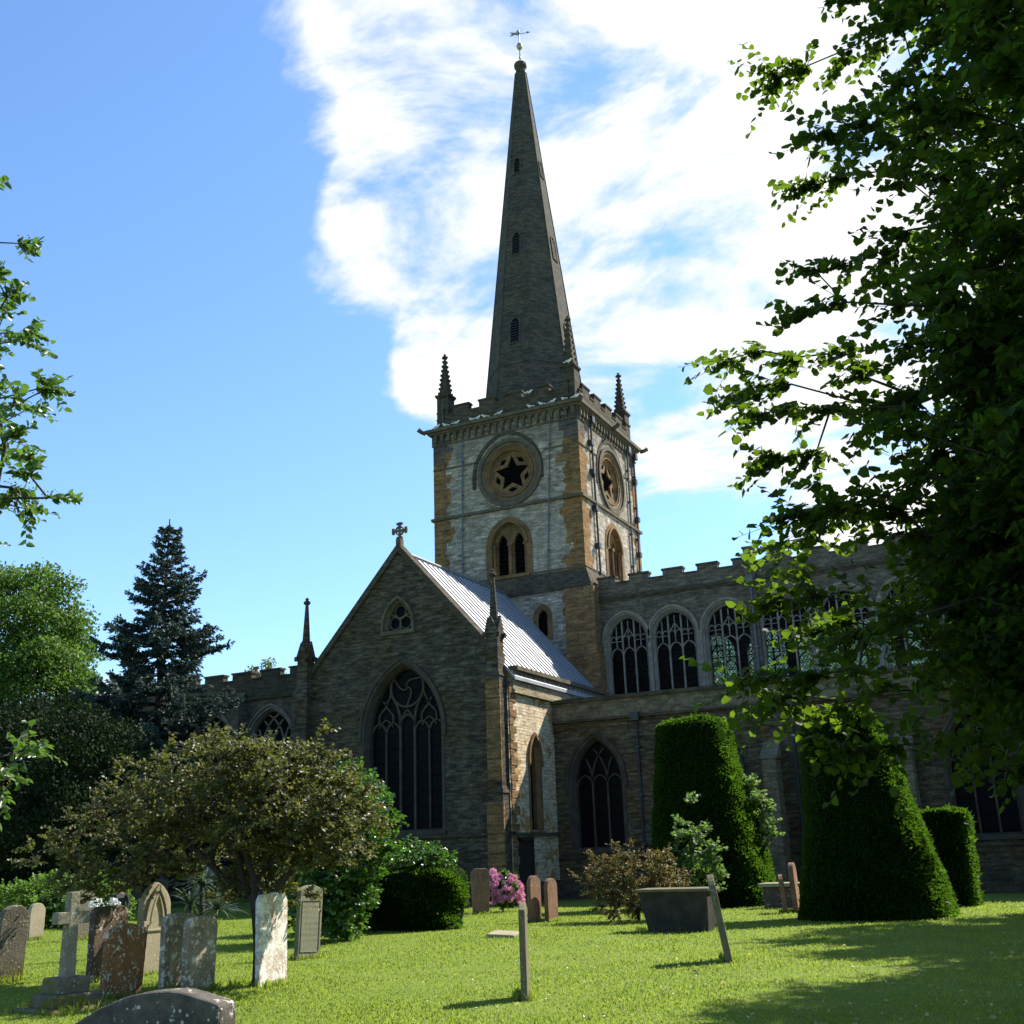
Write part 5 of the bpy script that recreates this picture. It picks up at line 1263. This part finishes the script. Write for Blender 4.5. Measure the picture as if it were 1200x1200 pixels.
G_moss = plainstone('mossy_stone', (.16, .14, .10), (.09, .078, .055), 3.5, (.42, .41, .34), 8, .64, moss=((.12, .11, .02), .35, .42), bstr=1.0)
G_red = plainstone('red_brown_sandstone', (.26, .14, .085), (.15, .09, .055), 3.0, (.40, .34, .26), 9, .64)
G_cross = plainstone('pale_grey_stone', (.26, .23, .165), (.16, .145, .10), 3.5, (.42, .40, .32), 8, .60, bstr=.8)
G_wood = plainstone('olive_weathered_stone', (.17, .15, .09), (.12, .105, .065), 4.0, (.28, .27, .2), 10, .66)

def top_profile(kind, w, h):
    a = w/2
    if kind == 'round': return [(-a, h-a*.9)] + [(-a*cos(t*pi/12), h-a*.9+a*.9*sin(t*pi/12)) for t in range(1, 12)] + [(a, h-a*.9)]
    if kind == 'seg': return [(-a, h-.08)] + [(-a+w*t/10, h-.08+.08*sin(pi*t/10)) for t in range(1, 10)] + [(a, h-.08)]
    if kind == 'gothic':
        p = archtop(0, a, h-a*1.45, h, 8); return p[::-1]
    if kind == 'shoulder': return [(-a, h-.16), (-a+.06, h-.15), (-a+.09, h-.09), (-a+.16, h-.10)] + [(-a+.16+(w-.32)*t/8, h-.10+.10*sin(pi*t/8)) for t in range(1, 8)] + [(a-.16, h-.10), (a-.09, h-.09), (a-.06, h-.15), (a, h-.16)]
    if kind == 'worn': return [(-a, h-.10), (-a+.05, h-.03)] + [(-a+.05+(w-.1)*t/7, h-.025+.02*sin(pi*t/7)+.006*sin(t*2.3+w*9)) for t in range(1, 7)] + [(a-.05, h-.04), (a, h-.12)]
    return [(-a, h), (a, h)]
STONES = []
def gravestone(label, x, y, az, w, h, th, kind, mat, lean=0, tilt=0, group='old headstones', z=None, bury=.12, panel=None, name='gravestone'):
    """az: direction in degrees the broad face looks to; local frame: face looks to +X, width along Y"""
    z = gz(x, y) if z is None else z
    STONES.append((x, y, w, th, az))
    t = empty(name, (x, y, z), radians(az)); tag(t, label, 'gravestone', group)
    t.rotation_euler = (radians(tilt), radians(lean), radians(az))
    poly = [(w/2*.97, -bury), (-w/2*.97, -bury)] + top_profile(kind, w, h)
    if kind == 'taper': poly = [(w*.40, -bury), (-w*.40, -bury), (-w/2, h*.82), (-w*.46, h*.93), (-w*.3, h), (w*.3, h), (w*.46, h*.93), (w/2, h*.82)]
    fr = FR(0, 0, 0, 1)
    mb = MB()
    # subdivided outline with slight irregularity so that edges look worn
    P2 = []
    n = len(poly)
    for i in range(n):
        a, b = poly[i], poly[(i+1) % n]; L = math.hypot(b[0]-a[0], b[1]-a[1]); m = max(1, int(L/.07))
        for k in range(m): P2.append((a[0]+(b[0]-a[0])*k/m+random.uniform(-.004, .004), a[1]+(b[1]-a[1])*k/m+random.uniform(-.004, .004)))
    mb.prism(fr, P2, -th/2, th/2)
    body = mb.build('slab', mat, t, bevel=.012)
    if panel:
        mb = MB(); panel(mb, fr, th/2); mb.build('raised_panel', mat, t, bevel=.006)
    return t
def framed(w, h):
    def f(mb, fr, d):
        pts = [(-w/2+.06, .12), (w/2-.06, .12), (w/2-.06, h-.26), (-w/2+.06, h-.26)]
        mb.ribbon(fr, pts, .022, d-.005, d+.012, closed=True)
    return f
def gothicpanel(w, h):
    def f(mb, fr, d):
        a = w/2-.05; pts = [(-a, h-.62)]+archtop(0, a, h-.62, h-.06, 8)[::-1][1:-1]+[(a, h-.62)]
        mb.ribbon(fr, pts, .07, d-.005, d+.045)
        pts = archtop(0, a-.09, h-.60, h-.17, 8)[::-1]; mb.ribbon(fr, pts, .035, d-.005, d+.03)
        for s_ in (-1, 1): mb.fbox(fr, s_*(w/2)-.03, s_*(w/2)+.05 if s_ > 0 else s_*(w/2)+.03, h-.66, h-.56, -.05, d+.05)
        mb.ribbon(fr, [(-a+.02, h-.70), (a-.02, h-.70)], .03, d-.005, d+.02)
    return f
gravestone('weathered headstone with carved round top cut by the left edge of the picture', -15.0, 12.75, -10, .46, 1.10, .14, 'round', G_moss, 3)
gravestone('wide dark slab headstone with white lichen streaks behind the stone cross', -13.30, 13.06, 0, .66, 1.06, .12, 'worn', G_dark)
gravestone('thick rust-brown headstone speckled with pale lichen beside the stone cross', -11.45, 11.52, -1, .66, .90, .10, 'seg', G_brown, 3)
gravestone('pointed gothic-arched buff headstone with carved moulding', -13.17, 13.85, -4, .56, 1.36, .12, 'gothic', G_buff, 0, 0, panel=gothicpanel(.52, 1.36))
gravestone('broad mottled headstone, left one of the touching pair', -11.52, 12.62, 0, .64, .97, .10, 'worn', G_mot)
gravestone('mottled headstone with reddish streaks, right one of the touching pair under the thorn tree', -10.80, 12.22, -1, .56, .95, .10, 'worn', G_mot, 1)
gravestone('tall white lichen-crusted headstone right of the thorn tree trunk', -10.23, 13.03, -1, .60, 1.20, .08, 'worn', G_pale, -1.5)
gravestone('tall grey headstone with rows of worn inscription, slightly leaning', -12.24, 16.53, -5, .58, 1.20, .09, 'seg', G_grey, 0, -3.0, panel=framed(.58, 1.20))
gravestone('small round-headed headstone in shade behind the stone cross', -21.5, 20.3, 0, .6, 1.15, .12, 'round', G_moss)
gravestone('small pale headstone by the green shrub', -23.4, 20.6, 0, .45, .85, .12, 'round', G_buff)
gravestone('brown round-topped headstone standing alone by the hydrangea', -17.15, 32.0, -40, .62, 1.36, .11, 'taper', G_red)
gravestone('left one of two narrow brown headstones side by side', -13.12, 27.4, -5, .54, 1.14, .12, 'round', G_red, 0)
gravestone('right one of two narrow brown headstones side by side', -12.78, 27.7, -5, .52, 1.06, .12, 'round', G_red, 0)
gravestone('thin headstone seen edge-on, standing upright alone mid-lawn', -6.14, 12.5, 23, .55, 1.05, .075, 'seg', G_wood, 0, 0)
gravestone('thin headstone seen edge-on, leaning left beside the table tomb', -4.97, 16.85, 17, .66, 1.22, .10, 'round', G_wood, -8.5, 0)
gravestone('short brown headstone right of the tapering yew, nearer of two', -7.55, 31.2, 12, .5, .98, .12, 'round', G_red, -3)
gravestone('taller brown headstone right of the tapering yew, farther of two', -7.3, 31.5, 5, .62, 1.28, .14, 'round', G_red, -2)
# stone cross on stepped plinth
t = empty('cross_monument', (-11.32, 10.50, 0), radians(-10)); tag(t, 'stone latin cross on a mossy stepped plinth in the near left corner', 'cross')
fr = FR(0, 0, 0, 1)
mb = MB()
mb.add([(-.07, -.075, .34), (.07, -.075, .34), (.07, .075, .34), (-.07, .075, .34), (-.06, -.062, 1.33), (.06, -.062, 1.33), (.06, .062, 1.33), (-.06, .062, 1.33)], [(0, 1, 5, 4), (1, 2, 6, 5), (2, 3, 7, 6), (3, 0, 4, 7), (4, 5, 6, 7), (3, 2, 1, 0)])
mb.build('shaft', G_cross, t, bevel=.01)
mb = MB(); mb.box(-.062, .062, -.22, -.06, .96, 1.10); mb.box(-.062, .062, .06, .22, .96, 1.10); mb.build('arm', G_cross, t, bevel=.008)
for k, (h_, z0_, z1_) in enumerate(((.21, .17, .36), (.31, .03, .18), (.44, -.20, .04))):
    mb = MB(); nS = 5
    mb.box(-h_*.9, h_*.9, -h_, h_, z0_, z1_); mb.build('step', G_moss, t, bevel=.025)
# curved-top tomb at the bottom edge
t = empty('coped_tomb', (-8.38, 8.92, 0), radians(8)); tag(t, 'dark rough round-backed tomb slab with a white lichened rim at the bottom edge', 'tomb')
mb = MB(); n = 16
poly = [(.80, -.2), (-1.0, -.2)]+[(-1.0+1.8*k/n, .02+.46*sin(pi*(.10+.66*k/n))**1.1-.08*(1-k/n)+random.uniform(-.006, .006)) for k in range(n+1)]
mb.prism(FR(0, 0, 1, 0), poly, -.16, .16); mb.build('slab', G_tomb, t, bevel=.035)
mb = MB(); mb.box(-1.15, .9, -.26, .26, -.3, -.02); mb.build('footing', G_dark, t, bevel=.03)
# table tomb
t = empty('chest_tomb', (-7.83, 23.6, -.03), radians(2)); tag(t, 'dark chest tomb with a thin overhanging top slab on the lawn', 'tomb', 'chest tombs')
mb = MB(); frustum(mb, (-.70, .56, -.30, .32, -.1), (-.86, .62, -.40, .40, .76)); mb.add([(-.86, -.4, .76), (.62, -.4, .76), (.62, .4, .76), (-.86, .4, .76)], [(0, 1, 2, 3)]); mb.build('chest', G_chest, t, bevel=.02)
mb = MB(); mb.box(-.92, .68, -.46, .46, .76, .82); mb.build('top_slab', G_wood, t, bevel=.015)
t = empty('chest_tomb', (-7.9, 34.2, -.2), 0); tag(t, 'low chest tomb, half hidden behind two brown headstones by the tapering yew', 'tomb', 'chest tombs')
mb = MB(); mb.box(-.9, .9, -.38, .38, -.1, .62); mb.build('chest', G_dark, t, bevel=.02); mb = MB(); mb.box(-1.0, 1.0, -.48, .48, .62, .72); mb.build('top_slab', G_buff, t, bevel=.015)
# flat stone on the grass
t = empty('ledger_stone', (-10.80, 21.3, -.01), radians(6)); tag(t, 'small flat stone tilted in the grass behind the upright thin headstone', 'stone')
t.rotation_euler = (radians(4), radians(3), radians(6))
mb = MB(); mb.box(-.38, .22, -.28, .28, -.04, .09); mb.build('slab', G_buff, t, bevel=.02)
mb = MB(); mb.box(.28, .48, -.22, .22, -.05, .05); mb.build('broken_piece', G_buff, t, bevel=.02)
# potted flowers on a grave behind the cross
for k, (x, y, lab) in enumerate(((-16.85, 16.2, 'white flowers in a vase, left of two behind the stone cross'), (-16.5, 16.25, 'white flowers in a vase, right of two behind the stone cross'))):
    t = empty('flower_vase', (x, y, .0)); tag(t, lab, 'flowers', 'white flowers in vases')
    mb = MB(); mb.lathe(0, 0, [(.05, .0), (.07, .25), (.06, .75), (.085, .86), (.07, .87)], 12); mb.build('vase', G_dark, t, smooth=True)
    nn_ = 90; d_ = rvec(nn_); d_[:, 2] = np.abs(d_[:, 2]); lv = leaves(np.array([0, 0, .92])+d_*np.array([.12, .12, .11]), d_+R.randn(nn_, 3)*.5, d_, np.full(nn_, .05), 'round')
    npmesh('bloom', lv[0], lv[1], M_daisy, t)

# ------------------------------------------------------------------ person in the shade by the chancel
M_skin = flat('skin', (.45, .27, .19), .6, var=.1); M_coat = flat('dark_jacket', (.02, .02, .025), .85); M_trou = flat('red_trousers', (.20, .015, .02), .85); M_hair = flat('brown_hair', (.05, .03, .02), .8); M_shoe = flat('dark_shoe', (.02, .02, .02), .6)
def skin_obj(name, joints, edges, rad, mat, parent):
    me = bpy.data.meshes.new(name); me.from_pydata(joints, edges, []); me.materials.append(mat)
    o = bpy.data.objects.new(name, me); COL.objects.link(o); o.parent = parent
    md = o.modifiers.new('skin', 'SKIN'); md.use_smooth_shade = True
    if not me.skin_vertices: me.attributes
    for i, v in enumerate(me.skin_vertices[0].data): v.radius = (rad[i] if hasattr(rad[i], '__len__') else (rad[i], rad[i])); v.use_root = (i == 0)
    s_ = o.modifiers.new('sub', 'SUBSURF'); s_.levels = 1; s_.render_levels = 2
    return o
def make_person(loc, rz, sc_):
    t = empty('person', loc, rz); t.scale = (sc_,)*3
    J = [(0, 0, .95), (0, 0, 1.15), (0, .0, 1.38), (0, .01, 1.50), (0, .02, 1.60), (0, .02, 1.72),
         (.09, 0, .88), (.10, -.03, .50), (.11, .04, .09), (.11, -.12, .04), (-.09, 0, .88), (-.10, .05, .50), (-.11, .12, .10), (-.11, -.03, .05),
         (.19, 0, 1.40), (.25, .02, 1.13), (.24, -.10, .90), (-.19, 0, 1.40), (-.25, .02, 1.13), (-.22, -.12, .92), (.24, -.13, .82), (-.21, -.16, .84)]
    Ed = [(0, 1), (1, 2), (2, 3), (3, 4), (4, 5), (0, 6), (6, 7), (7, 8), (8, 9), (0, 10), (10, 11), (11, 12), (12, 13), (2, 14), (14, 15), (15, 16), (16, 20), (2, 17), (17, 18), (18, 19), (19, 21)]
    rd = [(.15, .11), (.13, .10), (.16, .11), .055, .085, .075, .085, .06, .04, .035, .085, .06, .04, .035, .055, .045, .033, .055, .045, .033, .03, .03]
    skin_obj('body', J, Ed, rd, M_skin, t)
    skin_obj('jacket', [J[0], J[1], J[2], (0, .01, 1.46), J[14], J[15], (.24, -.09, .93), J[17], J[18], (-.22, -.11, .95)], [(0, 1), (1, 2), (2, 3), (2, 4), (4, 5), (5, 6), (2, 7), (7, 8), (8, 9)], [(.18, .14), (.155, .125), (.18, .13), .07, .075, .06, .045, .075, .06, .045], M_coat, t)
    skin_obj('trousers', [(0, 0, .98), J[6], J[7], (.11, .04, .12), J[10], J[11], (-.11, .12, .13)], [(0, 1), (1, 2), (2, 3), (0, 4), (4, 5), (5, 6)], [(.16, .12), .10, .075, .06, .10, .075, .06], M_trou, t)
    mb = MB(); mb.lathe(0, .035, [(.02, 1.80), (.08, 1.785), (.105, 1.72), (.108, 1.64), (.09, 1.56), (.03, 1.54)], 12); o = mb.build('hair', M_hair, t, smooth=True)
    for s_ in (-1, 1):
        mb = MB(); mb.tube([(s_*.11, .10 if s_ < 0 else .06, .045), (s_*.11, -.03, .05), (s_*.11, -.14, .035)], [.045, .05, .035], 8); mb.build('shoe', M_shoe, t, smooth=True)
    return t
p = make_person((-21.75, 21.7, -.06), radians(30), .71)
tag(p, 'child in dark jacket and red trousers standing in the shade beyond the gravestones', 'person')

# longer grass left unmown against the stones
tp = []
for (x, y, w_, th_, az_) in STONES+[(-11.32, 10.5, .9, .8, 0), (-8.4, 8.92, .4, 1.9, 0), (-7.9, 23.6, .9, 1.6, 0), (-10.35, 12.9, .5, .5, 0), (-10.8, 21.3, .6, .8, 0)]:
    n = 260; a = radians(az_); u_ = R.rand(n)*2*pi
    lx = (th_/2+.03+.05*R.rand(n))*np.sign(np.cos(u_))*np.where(R.rand(n) < .8, 1, R.rand(n)); ly = (w_/2+.04)*(R.rand(n)*2-1)
    tp.append(np.stack([x+lx*cos(a)-ly*sin(a), y+lx*sin(a)+ly*cos(a), np.full(n, gz(x, y)-.01)], 1))
tp = np.concatenate(tp); n = len(tp)
lv = leaves(tp, np.array([0, 0, 1.])+R.randn(n, 3)*np.array([.4, .4, .1]), rvec(n), .06+.09*R.rand(n), 'diamond', .16)
to = npmesh('grass_tufts', lv[0], lv[1], M_grass); tag(to, 'longer unmown grass round the feet of the gravestones', 'grass', kind='stuff')
